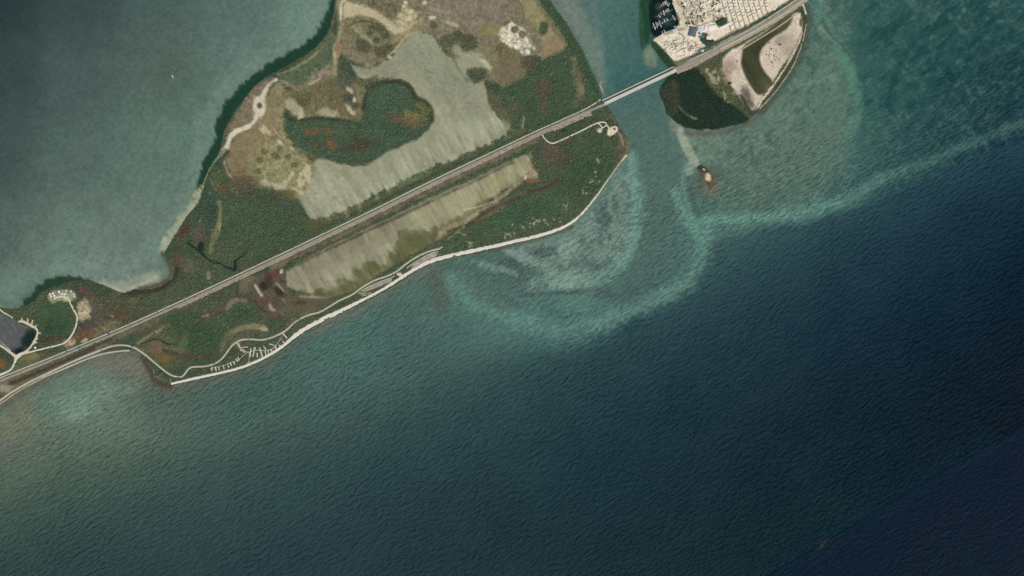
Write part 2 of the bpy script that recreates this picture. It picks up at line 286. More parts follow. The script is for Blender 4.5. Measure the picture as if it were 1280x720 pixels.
for x_, y_, r_ in ((824,9,4),(824,20,5),(834,16,3),(832,29,4)): blob(S, x_, y_, r_*1.3, r_, (72,82,80), 0, f=.7, warp=.5, al=.6)
# channel, streaks of moving water and the pale shoal along its west bank
poly(S, [(688,-20),(712,-20),(735,25),(752,60),(757,100),(756,122),(751,112),(742,88),(727,55),(706,22)], (124,132,118), f=6, warp=2, al=.75)
poly(S, [(765,92),(800,80),(825,84),(845,80),(835,88),(800,104),(765,124),(756,126)], (58,104,98), f=6, warp=4, al=.6)
stroke(S, [(742,5),(748,40),(752,75)], 5, (112,136,124), f=4, warp=1.5, al=.6)
st = sm(fbm(30, 4, ang=100, octv=3, seed=25)*.8+.1)*sm((gx-690)/30)*sm((850-gx)/20)*sm((135-gy)/20)*.25
S[:] = S*(1-st[..., None])+np.array((98,128,118))*st[..., None]
# the bay: silt plumes, dark grass rim along its shore with a combed edge
d = D_main; bay = (gx < 470)*sm((-d)/2)*sm((400-gy-.15*gx)/8)*(gx+gy*1.0 < 640)
pl = np.clip(PLUME*.5+NZ40*.4, -1, 1)*bay*sm((110+d)/110)
S[:] = S*(1+.11*pl[..., None]); wb = (.3*sm((560-(gx*.95+gy))/60))[..., None]; lumS = S.mean(-1, keepdims=True); S[:] = S+wb*(lumS*np.array((.95,1.05,.99))-S)
stroke(S, [(398,14),(384,44),(352,60),(322,78),(296,98),(276,122),(263,150),(258,180),(246,214),(236,244),(212,284),(190,318),(150,342),(104,338),(60,338),(0,362)], 22, (120,144,126), f=16, warp=7, al=.65)
RIM = [(424,-30),(412,6),(408,22),(400,36),(388,50),(372,62),(352,70),(330,84),(318,94),(302,106),(290,118),(280,132),(273,146),(270,160),(268,178),(262,190),(256,200),(252,212),(248,226),(246,238),(250,244),(258,226),(266,206),(276,196),(282,170),(292,146),(310,122),(328,104),(350,92),(376,76),(398,62),(412,42),(420,20),(424,0)]
for k_ in range(2): poly(S, RIM, (36,62,48), f=2.0, warp=3.0, teeth=2.4, T=(TEETH, TEETH2)[k_], al=.75)
poly(S, [(6,390),(20,386),(30,378),(40,364),(52,352),(68,345),(86,344),(106,348),(130,356),(150,366),(100,362),(60,372),(44,384),(20,392)], (40,62,48), f=2, warp=1.2, teeth=2, al=.9)
for a_ in ([(250,240),(242,256),(230,272),(220,288),(210,302),(204,314)],):
    stroke(S, a_, 9, (142,156,126), f=4, warp=2, al=.75)
blob(S, 208, 303, 5, 11, (176,182,148), -22, f=.35, warp=.3, al=.95); blob(S, 228, 278, 4, 12, (166,172,138), -50, f=.4, warp=.5, al=.8); blob(S, 244, 256, 3, 10, (136,142,112), -60, al=.6)
poly(S, [(118,351),(130,350),(150,352),(170,346),(190,340),(200,336),(206,345),(198,356),(180,360),(160,362),(150,366),(135,360)], (152,158,134), f=4, warp=2, teeth=3, al=.85)
stroke(S, [(124,353),(140,359),(152,364),(164,360),(180,354),(196,346)], 3, (186,182,156), f=2, warp=1, al=.8)
stroke(S, [(204,318),(212,330),(216,342),(208,352),(194,358),(176,361)], 6, (84,76,60), f=3, warp=1.5, al=.85)
stroke(S, [(8,386),(20,388),(34,384)], 4, (128,136,112), f=2, al=.7)
# the ocean side: brown weed and rubble close in
stroke(S, [(0,508),(28,490),(60,472),(100,453),(130,446),(160,444),(176,450),(184,462),(190,474),(205,480),(216,486)], 11, (100,96,80), f=6, warp=2, al=.75)
poly(S, [(105,448),(135,440),(170,440),(186,460),(190,478),(170,474),(140,462),(115,460)], (122,118,102), f=7, warp=3, al=.75)
stroke(S, [(192,476),(215,486),(245,482),(280,474),(318,462),(345,448),(365,432),(400,412),(430,394)], 10, (100,104,88), f=6, warp=2, al=.65)
stroke(S, [(178,446),(188,464),(194,477),(212,483)], 6, (80,70,58), f=3, warp=1, al=.8)
stroke(S, [(395,412),(430,392),(462,374),(500,350),(540,330)], 12, (112,116,102), f=7, warp=3, al=.55)
stroke(S, [(520,335),(560,322),(620,312),(680,297.5),(715,284.5)], 3.5, (92,86,74), f=2, warp=1, al=.75)
blob(S, 30, 512, 22, 8, (122,116,90), 25, f=.7, warp=.6, al=.45); blob(S, 14, 535, 30, 14, (122,124,94), 20, f=.7, warp=.5, al=.5)
blob(S, 110, 500, 32, 12, (122,146,126), 24, f=.7, warp=.4, al=.75); blob(S, 96, 514, 18, 10, (128,152,130), 20, f=.7, warp=.4, al=.6); blob(S, 150, 490, 26, 7, (116,136,118), 12, f=.7, warp=.4, al=.55)
# quarry basin, west edge
poly(S, BASIN, (92,94,92), f=1, warp=.3); blob(S, 38, 422, 8, 16, (36,50,48), -28, f=.4, warp=.3); blob(S, 24, 440, 8, 6, (30,44,42), 0, f=.4); stroke(S, [(2,431),(14,439),(22,444)], 3, (40,54,48), f=1.5)
shal = sm((D_main.clip(-400, 0)+90)/60)*.0+sm((np.minimum(S.mean(-1), 140)-70)/30); gr = fbm(3.2, octv=3, seed=33)*shal*.055; S *= (1+gr)[..., None]; lum = S.mean(-1, keepdims=True); S[:] = S+(.14*shal)[..., None]*(lum*np.array((.99,1.03,.98))-S)
bs = sm(fbm(16, 2.4, ang=-62, octv=2, seed=26)*.8)*((D_main > -40) & (gx < 46) & (gy > 380))*.12
S[:] = S*(1+bs[..., None]); S *= (1+.035*FINE+.018*NZ12+.02*NZ4)[..., None]
# --- land cover
GN = np.clip(.5+.5*NZ40+.25*NZ12, 0, 1)[..., None]; L[:] = np.array((60,81,60))*GN+np.array((80,92,68))*(1-GN); VEG[:] = .95; bn = (sm((fbm(9, octv=3, seed=41)-.35)*2.2)*.55)[..., None]; L[:] = L*(1-bn)+np.array((92,88,68))*bn
P = lambda *a, **k: poly(L, *a, **k)
B = lambda *a, **k: blob(L, *a, **k)
T = lambda *a, **k: stroke(L, *a, **k)
# north: scrub flats and sand
P([(426,-110),(660,-110),(680,-20),(694,10),(712,48),(704,66),(660,70),(655,95),(622,112),(560,66),(530,34),(500,60),(470,86),(430,76),(424,40),(427,0)], (126,119,94), f=3, warp=3, veg=.18, sp=.07)
P([(530,-20),(640,-20),(632,30),(612,50),(600,44),(575,30),(548,24),(525,14)], (134,122,106), f=5, warp=5, veg=.1, sp=.06)
P([(440,-20),(480,-20),(500,6),(500,20),(480,14),(455,4)], (112,108,80), f=4, warp=4, veg=.3, sp=.1)
P([(427,3),(445,4),(464,9),(480,20),(495,29),(517,33),(508,40),(492,43),(480,30),(464,21),(446,18),(428,24)], (192,180,146), f=2.5, warp=1.5, veg=0)
P([(484,28),(500,14),(512,10),(520,18),(518,33),(505,38)], (178,166,132), f=3, warp=3, veg=.1, sp=.12)
for x, y, r in ((507,3,2.5),(531,3,3),(530,-3,2.5),(514,14,3),(512,24,3),(505,8,2)): B(x, y, r, r*.8, (206,196,168), veg=0)
B(540, 22, 5, 2.4, (200,192,168), veg=0); B(552, 14, 14, 3, (150,140,116), -15); B(565, 30, 10, 2, (168,160,138), -20, veg=0)
P([(594,32),(618,26),(632,32),(626,44),(600,46)], (138,128,88), f=4, warp=3, veg=.2)
P([(627,34),(640,28),(652,32),(660,42),(666,54),(667,66),(656,69),(646,62),(636,58),(625,52),(624,42)], (206,198,180), f=3, warp=3, veg=.03, sp=.2)
P([(650,-30),(662,-8),(672,8),(684,24),(694,42),(702,54),(705,64),(694,68),(680,72),(677,55),(671,36),(660,20),(648,2),(640,-20)], (146,140,98), f=2.5, warp=2, veg=.15)
P([(680,48),(696,44),(703,56),(704,66),(690,68),(676,80),(678,60)], (148,126,96), f=2.5, warp=2, veg=.1); B(680,35,6,9,(74,92,66),-20,veg=.8); B(688,36,3,2,(160,135,105),veg=0)
P([(660,-110),(690,-20),(700,15),(720,46),(736,78),(750,112),(752,124),(740,126),(728,104),(720,76),(706,48),(690,24),(676,6),(664,-20)], (60,86,60), f=2.5, warp=1.5, veg=1)
for x, y, r, c in ((644,37,5,(116,110,90)),(653,43,5,(118,112,92)),(660,79,10,(92,88,70)),(631,70,8,(122,100,62)),(585,53,11,(90,90,72)),(572,46,8,(82,92,72)),(555,62,9,(76,86,70)),(542,32,5,(92,96,72)),(625,60,6,(110,98,66)),(560,52,10,(88,94,72))):
    B(x, y, r, r*.92, c, f=.25, warp=.12, veg=.85)
T([(552,48),(562,66),(566,84),(574,96)], 3, (92,100,80), f=2, veg=.5)
P([(566,52),(600,64),(614,86),(612,92),(596,82),(580,72),(568,64)], (150,150,122), f=4, warp=3, veg=.05); B(606,80,9,4,(182,180,150),-42,veg=0)
P([(628,58),(640,62),(660,92),(650,100),(630,110),(618,96),(622,76)], (118,108,82), f=5, warp=4, veg=.4)
# the green north-east
P([(612,128),(626,112),(650,104),(672,80),(690,70),(706,62),(722,80),(738,112),(748,128),(700,152),(664,172),(640,178),(618,152)], (66,90,64), f=4, warp=3, veg=.95)
B(680,112,9,12,(88,80,66),0,f=.6,veg=.7); B(678,135,5,8,(90,82,68),0,f=.6,veg=.7); B(640,136,10,9,(86,92,70),f=.6); B(665,88,6,8,(78,84,66),veg=.8)
T([(716,74),(722,96),(726,118),(722,130)], 9, (104,104,78), f=4, warp=2, veg=.4, sp=.08); B(727,112,4,7,(126,116,94),0,veg=.1); T([(655,146),(653,160)], 3, (140,132,108), f=1.2, veg=.1)
P([(600,120),(616,110),(630,126),(630,140),(640,150),(640,168),(622,164),(612,146)], (92,96,72), f=4, warp=3, veg=.5); B(650,170,8,5,(104,84,66),30,veg=.4); B(640,176,12,7,(110,118,88),25,veg=.3)
T([(750,98),(749,106),(754,118)], 2.5, (184,170,150), f=1, veg=0)
# west shore: reed beds, wrack lines and sand
P([(386,70),(402,56),(414,38),(424,46),(421,70),(416,90),(404,102),(388,108),(362,108),(346,98),(360,86)], (86,104,78), f=2.5, warp=2, veg=.35, sp=.07)
P([(392,88),(412,82),(418,92),(404,104),(380,110),(386,98)], (138,126,106), f=3, warp=3, veg=.1, sp=.12); T([(386,106),(394,102),(400,98)], 2, (186,168,148), f=1, veg=0)
T([(348,93),(360,89),(374,82),(388,73),(400,63)], 2.2, (138,136,98), f=1, veg=.1); T([(400,63),(408,52),(414,36),(419,18),(421,0),(424,-30)], 2, (110,102,80), f=1, veg=.3)
T([(424,-30),(425,10),(427,36),(421,56),(420,76),(418,94)], 7, (150,142,110), f=2.5, warp=1, veg=.08); T([(428,2),(426,8),(426,24)], 2.4, (214,204,178), f=.9, veg=0); T([(428,2),(432,0)], 2, (214,204,178), f=.9, veg=0)
B(424,60,4,9,(150,122,84),veg=.05); T([(419,54),(416,60),(419,72)], 1.6, (180,166,136), f=.8, veg=0)
T([(416,96),(402,106),(384,110),(366,108),(352,102)], 5, (132,126,96), f=2, veg=.1, sp=.1)
P([(318,108),(336,97),(346,98),(332,118),(322,142),(306,158),(286,168),(290,148),(304,128)], (126,114,94), f=2.5, warp=1.5, veg=.06, sp=.07)
P([(345,101),(360,112),(356,140),(354,165),(366,182),(386,196),(402,216),(388,242),(372,252),(352,238),(332,234),(312,234),(292,222),(284,202),(290,174),(316,160),(328,140),(334,116)], (138,128,94), f=3, warp=3, veg=.08, sp=.05)
B(302,192,22,30,(134,117,88),20,f=.7,veg=.1); B(316,214,20,14,(116,98,74),0,f=.7,veg=.3); B(346,208,34,26,(142,140,98),0,f=.6,veg=.15,sp=.08); B(330,150,14,24,(142,130,92),-30,f=.7,veg=.05)
for x, y, r in ((325,200,5),(330,190,4),(345,195,6),(350,186,4),(322,214,4),(368,206,4),(360,196,4),(384,190,4),(390,196,3)): B(x,y,r,r*.8,(104,104,70),f=.4,warp=.5,veg=.7)
for x, y, rx, ry, ro in ((345,232,14,3.5,-15),(358,226,9,3,40),(372,240,8,4,-10),(364,220,6,2,60),(376,226,4,9,0),(384,214,4,12,10),(330,228,6,3,0),(335,165,10,2,-50),(343,162,9,1.6,-55),(328,163,5,2,-30),(350,178,8,2,-40),(366,186,6,2,-40)): B(x,y,rx,ry,(196,186,156),ro,f=.5,warp=.7,al=.8,veg=0)
B(360,242,11,5,(118,104,62),0,f=.5,veg=.3)
T([(345,100),(338,104),(330,116),(325,126),(323,140),(318,152),(308,160)], 5, (206,198,178), f=1.5, warp=1, veg=0); T([(311,158),(298,162),(290,168),(285,178),(281,190),(279,196)], 6, (212,200,182), f=1.5, warp=1, veg=0); B(324,133,8,13,(204,196,176),0,f=.3,veg=0); B(324.5,132,3.2,3.6,(92,90,76),f=.3,warp=.1,veg=.3)
T([(279,198),(282,208),(286,218),(290,222)], 3, (150,140,112), f=1.2, veg=.1); T([(270,216),(268,224),(274,236),(280,240)], 2, (128,122,94), f=1, veg=.2)
T([(281,186),(272,198),(262,210),(256,224),(252,236)], 2.4, (136,140,106), f=1, veg=.05); T([(284,190),(274,204),(264,222),(256,240),(248,262),(232,284)], 6, (60,82,58), f=2.5, veg=.9)
T([(252,234),(249,246),(243,256),(236,265),(229,274),(222,284),(216,293),(210,303)], 4, (184,182,152), f=1.6, warp=2.2, veg=0, sp=.1); stroke(S, [(250,238),(244,252),(237,261),(229,270),(221,281),(214,291),(208,304)], 7, (168,170,140), f=2.5, warp=4, al=.85, sp=.08)
# scrub and marl north of the big lagoon
P([(352,112),(400,107),(420,95),(442,100),(459,114),(461,136),(456,151),(440,154),(425,149),(400,146),(386,148),(378,152),(366,144),(355,130)], (120,114,80), f=2.5, warp=2.5, veg=.25, sp=.08)
for x, y, rx, ry, ro, c, v in ((374,128,13,10,0,(96,92,64),.7),(384,120,10,6,0,(104,102,72),.6),(369,136,16,7,-42,(168,160,130),0),(375,146,3,8,-25,(190,182,152),0),(409,141,12,7,-10,(168,164,134),0),(420,110,20,8,-40,(108,102,76),.4),(432,101,10,12,25,(88,92,78),.6),(436,123,9,8,0,(84,88,74),.7),(437,113,6,3,-40,(184,178,152),0),(438,138,9,3,-52,(186,180,150),0),(445,132,5,4,0,(84,86,68),.6),(443,124,2,4,0,(200,194,170),0),(404,112,16,8,0,(110,104,74),.5),(414,124,5,14,0,(106,100,72),.5),(452,148,10,6,0,(112,110,72),.4)): B(x,y,rx,ry,c,ro,f=.4,warp=.35,veg=v)
P([(432,30),(452,22),(470,28),(490,44),(496,58),(490,74),(474,71),(455,68),(440,60),(433,46)], (120,118,86), f=2.5, warp=2, veg=.35, sp=.1)
for x, y, r in ((455,57,9),(452,56,6),(470,50,5),(475,36,6),(465,34,4),(482,45,5),(478,66,8),(487,60,6),(462,42,4),(490,78,5),(472,62,4)): B(x,y,r,r*.85,(86,88,66),f=.35,warp=.3,veg=.8)
T([(440,32),(452,42),(464,52)], 5, (146,144,114), f=2.5, veg=.05); T([(434,34),(448,26),(470,28),(486,42)], 2, (92,88,66), f=1, veg=.6)
P([(500,42),(520,34),(526,22),(532,14),(528,30),(520,42),(500,52),(488,56)], (152,142,102), f=2.5, warp=1.5, veg=.05)
T([(486,70),(494,62),(502,52),(510,44),(520,40)], 1.8, (196,182,152), f=.8, veg=0); B(487,71,3,2,(196,182,152),-30,veg=0)
# --- the lagoons: shallow, milky water over marl
lag = np.full((GH, GW), -50., np.float32)
def lagoon(pts, warp, teeth=0, T_=None, ch=1):
    p = chaikin(pts, True, ch); win = window(p, 30); d_ = sdf_poly(p, win)+warp*(.6*NZ4[win]+.6*NZ12[win])
    if teeth: d_ = d_+teeth*(TEETH*(.55+.6*NZ12))[win]*sm((gy-(246-.47*(gx-380)))/12)[win]
    lag[win] = np.maximum(lag[win], d_); return d_, win
LAG1 = [(436,78),(446,84),(458,88),(474,82),(488,76),(500,58),(512,46),(524,40),(536,42),(545,50),(556,70),(572,76),(584,68),(600,76),(610,88),(606,100),(608,116),(612,130),(616,144),(626,152),(640,160),(632,170),(612,180),(592,188),(570,198),(550,206),(530,214),(510,223),(490,233),(465,246),(440,259),(420,268),(400,274),(386,274),(379,262),(374,250),(382,240),(388,226),(396,214),(392,204),(400,196),(430,206),(460,208),(482,190),(505,182),(528,170),(540,158),(541,142),(536,130),(522,120),(514,106),(500,99),(480,98),(464,100),(452,100),(444,92)]
d_, win = lagoon(LAG1, 1.5, 4.5); m_ = sm(d_/4.5+.5)
lay(L, win, m_, (154,157,131), 0)
P([(500,60),(520,44),(540,52),(556,80),(580,98),(600,130),(600,150),(570,140),(540,110),(510,80)], (136,142,122), f=14, warp=6, al=.8, sp=.05)
P([(440,82),(470,84),(500,70),(515,90),(500,98),(470,98),(455,98)], (146,142,124), f=5, warp=4, al=.7, sp=.05)
P([(560,150),(600,150),(630,160),(600,180),(540,204),(500,222),(460,240),(470,225),(520,195)], (164,168,144), f=9, warp=5, al=.8, teeth=3)
P([(386,268),(384,240),(398,214),(420,214),(440,236),(420,262),(400,272)], (166,168,146), f=7, warp=4, al=.7, sp=.04)
rr0 = random.Random(2)
# olive band and roadside growth between lagoon and road
P([(378,266),(388,276),(402,276),(422,270),(442,261),(467,249),(492,236),(512,226),(532,217),(552,209),(572,201),(594,191),(614,183),(634,173),(645,162),(664,160),(668,168),(600,200),(520,240),(440,280),(392,304),(384,290)], (86,97,64), f=1.6, warp=1.5, teeth=2.0, veg=.4)
T([(392,284),(430,268),(470,250),(510,232),(560,210),(600,194)], 6, (92,98,64), f=3, warp=2, veg=.25); B(395,282,14,8,(92,90,56),20,f=.5,veg=.4); B(520,226,18,6,(98,112,78),24,f=.6,veg=.2)
T([(386,294),(430,274),(480,250),(540,220),(590,198),(640,176),(690,152),(735,132)], 4.5, (64,82,58), f=2.5, warp=3, veg=1)
# streaked marl tongues on the lagoon's south-east edge
for x, y, l_ in ((395,272,9),(408,270,7),(428,262,8),(448,254,8),(468,244,9),(484,234,9),(511,214,11),(494,225,6),(530,208,8),(556,190,12),(575,186,10),(590,176,10),(606,172,8),(545,200,8),(620,166,8)): B(x-1,y-2,l_*.9,rr0.uniform(2.2,3.6),(176,178,153),-60+rr0.uniform(-8,8),f=.95,warp=.9,al=.5,veg=0)
# mangrove island in the lagoon
MI = [(356,142),(362,153),(374,155),(380,150),(400,146),(420,149),(446,154),(453,149),(455,135),(457,120),(462,110),(472,103),(486,100),(500,101),(510,106),(516,114),(518,122),(528,126),(537,132),(540,145),(538,158),(528,166),(515,175),(500,180),(485,184),(478,192),(470,200),(450,203),(435,205),(415,198),(400,193),(385,190),(368,180),(358,165)]
P(MI, (66,92,70), f=1.4, warp=1.2, veg=.9); pw = window(MI, 20); lag[pw] = np.where(sdf_poly(chaikin(MI, True, 1), pw) > -.6, -50, lag[pw])
T([(454,136),(458,118),(464,109),(476,103),(500,102),(512,108),(518,120)], 4.5, (62,64,48), f=1.8, warp=.8, veg=.9); T([(520,124),(532,128),(538,136),(540,150)], 7, (66,74,54), f=2.5, warp=1, veg=.9); T([(356,142),(366,152),(380,150),(400,147),(425,150),(446,155)], 4, (62,72,54), f=2, warp=1, veg=.9)
T([(448,100),(455,104),(460,100),(470,96)], 5, (104,100,66), f=2.5, warp=1, veg=.4)
B(484,120,22,14,(68,96,74),0,f=.6,veg=.85); B(440,168,18,14,(68,94,66),0,f=.7,veg=.85)
for x, y, rx, ry, c, ro in ((392,164,8,4,(122,86,56),5),(411,164,5,9,(120,86,56),0),(415,181,5,5,(124,86,50),0),(397,180,7,3,(94,76,56),0),(450,182,20,6,(78,66,52),10),(446,174,4,5,(78,66,52),0),(516,147,12,9,(126,110,66),20),(528,138,8,8,(112,110,64),0),(497,150,13,6,(106,90,68),-30),(514,156,12,4,(108,92,66),0)): B(x,y,rx,ry,c,ro,f=.7,warp=.7,al=.8,veg=.8)
B(597,93,13,10,(74,88,66),-10,f=.3,warp=.3,veg=.8); B(585,54,11,10,(86,88,70),0,f=.3,warp=.2,veg=.8); T([(557,54),(566,72),(574,88),(584,102)], 3, (106,112,90), f=2, warp=1, al=.7)
# the south-west: mangrove with small clearings and tide creeks
B(305,272,44,34,(68,92,65),0,f=.8,al=.7,veg=.95); B(264,262,12,22,(58,82,66),0,f=.7); B(345,285,40,26,(66,88,64),0,f=.8); B(320,245,34,8,(72,84,64),-5,f=.7,veg=.8)
T([(274,252),(276,266),(274,278),(270,290),(264,306),(263,316)], 4.5, (118,118,82), f=2, warp=1, veg=.2); T([(276,276),(274,292),(268,304)], 1.5, (150,144,110), f=.8, veg=0); T([(266,286),(264,296)], 1.4, (140,136,104), f=.8, veg=0)
B(248,292,7,14,(94,90,80),0,f=.7,veg=.7); B(232,286,6,12,(92,64,52),-35,f=.6,veg=.8); B(278,236,5,4,(120,76,56),-30,veg=.7); B(305,230,16,9,(98,86,66),0,f=.7,veg=.7); B(240,270,10,16,(66,84,62),0)
T([(262,222),(270,238)], 2, (120,104,80), f=1, veg=.2); B(272,222,8,8,(80,98,68),veg=.7)
T([(234,303),(244,310),(252,316),(258,323),(266,327),(275,329),(284,334),(292,337)], 2.2, (28,46,40), f=.9, warp=.8, veg=0); T([(294,337),(294,327)], 3.6, (24,42,38), f=.9, veg=0); T([(295,325),(302,321),(308,316)], 1.8, (28,46,40), f=.8, veg=0); B(251,308,4,7,(30,48,42),0,veg=.2)
B(222,328,7,14,(96,76,62),0,f=.6,veg=.6); B(236,332,8,9,(92,94,82),0,f=.7,veg=.6); T([(160,366),(182,364),(202,360),(216,350),(222,336)], 6, (62,58,44), f=3, warp=1.5, veg=.7)
B(261,345,3,6,(128,122,98),0,veg=.1); T([(160,384),(186,386)], 2.5, (102,108,82), f=1.2, veg=.3); B(166,376,4,4,(98,106,76),veg=.3)
P([(108,360),(122,372),(136,390),(134,402),(122,404),(112,398),(118,385)], (92,86,76), f=4, warp=2, veg=.5); B(112,412,16,8,(88,76,70),-40,f=.6,veg=.5)
B(152,396,13,5,(108,74,56),-5,f=.6,veg=.7); B(142,380,14,6,(88,80,64),0,f=.7,veg=.7); B(104,365,12,5,(90,72,62),-30,f=.7,veg=.8); B(140,395,3,1.4,(190,164,140),-40,veg=0)
B(160,392,30,12,(80,76,58),0,f=.8,al=.6,veg=.7); B(128,412,20,6,(118,108,82),25,f=.6,veg=.3,sp=.1); B(104,418,12,5,(110,78,56),20,f=.6,veg=.5); B(105,426,5,2,(168,158,130),25,veg=0)
B(70,396,24,16,(60,90,60),0,f=.6,veg=.3); B(62,410,20,10,(54,78,60),0,f=.7,veg=.9)
P([(58,374),(62,364),(78,361),(92,363),(97,371),(90,376),(76,376),(66,379)], (150,150,122), f=1.5, warp=1.5, veg=.1, sp=.16)
P([(98,378),(106,372),(113,380),(114,394),(108,402),(99,404),(97,394)], (160,146,120), f=2, warp=2, veg=.15, sp=.14); T([(98,392),(108,390),(113,396)], 1.5, (196,186,160), f=.8, veg=0)
B(88,428,7,6,(170,148,122),15,f=.4,veg=.1,sp=.1); B(42,456,26,7,(102,102,70),18,f=.7,veg=.15); B(60,424,14,3,(76,64,48),5,f=.6,veg=.7); B(1,453,7,5,(130,94,48),0,f=.6,veg=.6); B(52,400,8,20,(64,90,60),0); B(36,446,16,4,(120,112,74),10,f=.6,veg=.1)
# roadside verge, south side
P([(-110,520),(-60,498),(0,476),(62,455),(112,433),(160,412),(230,380),(280,357),(276,362),(236,384),(200,402),(160,420),(130,436),(112,443),(60,466),(0,496),(-60,524)], (104,98,74), f=2.5, warp=1.5, veg=.25, sp=.07)
T([(0,486),(50,465),(100,444),(118,436)], 3, (72,62,48), f=1.2, warp=.6, veg=.5); T([(14,478),(60,460),(110,436),(140,424)], 2.5, (74,66,50), f=1, warp=.5, veg=.6)
B(6,486,9,6,(150,146,126),0,veg=.1)
# tidal flats and creeks south of the road
P([(164,440),(176,424),(200,414),(232,424),(240,440),(225,462),(210,466),(190,450)], (84,94,66), f=4, warp=3, veg=.6)
T([(174,429),(184,421),(200,412),(212,406)], 4, (134,120,94), f=1.8, warp=1, veg=.05); B(195,436,9,7,(112,92,74),0,f=.5,veg=.2); B(206,448,10,6,(112,94,56),-15,f=.6,veg=.3); T([(206,436),(230,438)], 4, (104,104,78), f=1.8, veg=.2)
T([(176,430),(190,424),(200,424),(208,430),(222,430),(230,426)], 1.6, (48,56,42), f=.9, veg=.3); B(231,424,4,5,(132,124,94),veg=.05); B(228,430,6,4,(88,112,64),veg=.4); T([(230,424),(236,416),(244,408),(252,400)], 3, (112,104,74), f=1.4, veg=.2)
T([(206,438),(222,443),(240,446),(256,446),(270,438),(276,430)], 5, (82,76,58), f=2.2, warp=1, veg=.6); T([(278,432),(283,421),(294,413),(308,409),(322,408),(330,410)], 7, (130,122,90), f=2, warp=1, veg=.05); B(330,411,5,3,(164,154,120),-20,veg=0); B(300,424,16,7,(98,94,70),20,f=.7,veg=.4)
B(255,420,26,16,(58,86,60),0,f=.7,veg=1); B(225,400,20,12,(60,86,58),0,f=.7,veg=1); B(300,392,20,10,(62,86,62),0,f=.7,veg=.95)
T([(284,384),(288,378),(296,374),(306,376)], 6, (118,112,90), f=2, warp=1, veg=.1); P([(296,350),(318,342),(326,352),(320,366),(302,368)], (108,104,80), f=3, warp=2, veg=.3)
P([(308,362),(318,348),(332,342),(346,330),(356,336),(358,350),(364,368),(356,384),(346,394),(334,392),(324,382),(316,374)], (88,82,66), f=3, warp=3, veg=.35, sp=.08)
T([(236,414),(246,406),(254,398),(262,393)], 2, (74,68,50), f=1, veg=.3); T([(262,393),(272,391),(280,386),(282,379),(286,372),(296,369),(308,371),(320,373)], 2.6, (96,72,60), f=1, warp=.6, veg=0); T([(296,369),(296,360),(297,355)], 2, (80,62,50), f=1, veg=0); T([(318,376),(324,384),(332,390)], 2.4, (80,60,50), f=1, veg=0); B(258,395,5,2.5,(132,112,100),10,veg=0)
T([(319,357),(323,363),(327,369)], 3, (176,164,144), f=1.2, veg=0); B(330,357,6,5,(48,48,46),-40,veg=0); B(336,350,5,9,(76,60,50),0); T([(337,380),(340,387),(343,388)], 4, (160,150,126), f=1.5, veg=0); T([(352,371),(357,378)], 2.4, (180,170,150), f=1, veg=0); T([(347,355),(354,364)], 3, (150,144,126), f=1.2, veg=0); B(352,339,2,3,(196,186,168),-30,veg=0); B(330,377,7,5,(98,74,64),0,f=.5,veg=.2); B(344,394,6,5,(98,80,72),0,f=.6,veg=.3); B(344,342,5,4,(110,72,60),veg=.3); B(350,366,10,4,(58,50,44),-45)
P([(350,372),(375,366),(410,368),(420,376),(400,388),(370,396),(350,396)], (96,92,72), f=7, warp=5, veg=.4); B(376,378,8,3,(86,66,58),0,veg=.4); B(396,371,16,2,(150,140,112),0,f=.5,warp=.5,veg=0)
T([(362,408),(374,398),(400,388),(420,378)], 5, (98,98,74), f=2.5, veg=.4)
# strip between the road and the beach
P([(357,416),(420,374),(470,350),(500,330),(540,306),(580,286),(640,256),(700,226),(722,272),(690,288),(640,300),(575,314),(530,322),(500,336),(460,360),(400,392),(362,424)], (72,92,68), f=3, warp=2, veg=.65)
# second lagoon: olive water first, then the pale milky part
LAG2o = [(372,330),(420,304),(480,276),(540,248),(600,220),(640,201),(656,194),(664,198),(668,210),(658,220),(640,230),(620,244),(606,258),(600,272),(582,284),(556,296),(532,310),(512,322),(494,333),(474,344),(456,356),(440,366),(420,372),(400,371),(386,366),(368,366),(360,352),(360,340)]
d_, win = lagoon(LAG2o, 1.2); m_ = sm(d_/2.4+.5); lay(L, win, m_, (100,104,66), 0)
LAG2p = [(358,338),(372,330),(420,304),(480,276),(540,248),(600,220),(640,201),(656,194),(663,199),(661,212),(655,221),(648,225),(640,232),(628,239),(620,246),(613,244),(606,252),(600,250),(594,257),(588,259),(576,268),(566,272),(560,279),(555,279),(549,285),(543,281),(534,289),(526,284),(521,288),(510,286),(497,288),(496,302),(491,309),(495,318),(487,314),(480,319),(484,330),(468,328),(455,327),(450,337),(442,333),(437,342),(441,350),(428,348),(422,349),(420,358),(415,356),(410,364),(402,359),(396,361),(388,367),(382,362),(370,363),(358,358)]
P(LAG2p, (142,138,114), f=1.6, warp=.9, teeth=.8, veg=0, ch=0)
P([(500,290),(540,282),(590,262),(620,236),(655,214),(660,198),(600,224),(540,252),(500,270)], (158,158,122), f=10, warp=4, al=.9)
P([(580,240),(640,208),(658,200),(656,214),(620,236),(596,254)], (152,150,106), f=8, warp=3, al=.6)
P([(360,350),(400,352),(440,336),(470,326),(490,318),(495,300),(460,312),(410,336)], (160,158,136), f=8, warp=4, al=.6, teeth=3)
for x, y, l_, wd in ((386,363,8,3),(410,358,8,3),(419,355,9,3),(440,345,9,3),(451,332,9,3.4),(483,325,10,3.6),(491,312,8,3),(536,285,9,3.4),(550,280,8,2.4),(592,250,8,2),(612,240,9,2.2),(600,236,9,1.6),(632,224,7,1.6),(576,268,8,2.4),(524,287,8,3),(566,262,8,1.8)): B(x-1.5,y-2,l_*.95,wd*1.2,(178,174,150),-50+rr0.uniform(-8,8),f=.95,warp=.8,al=.45)
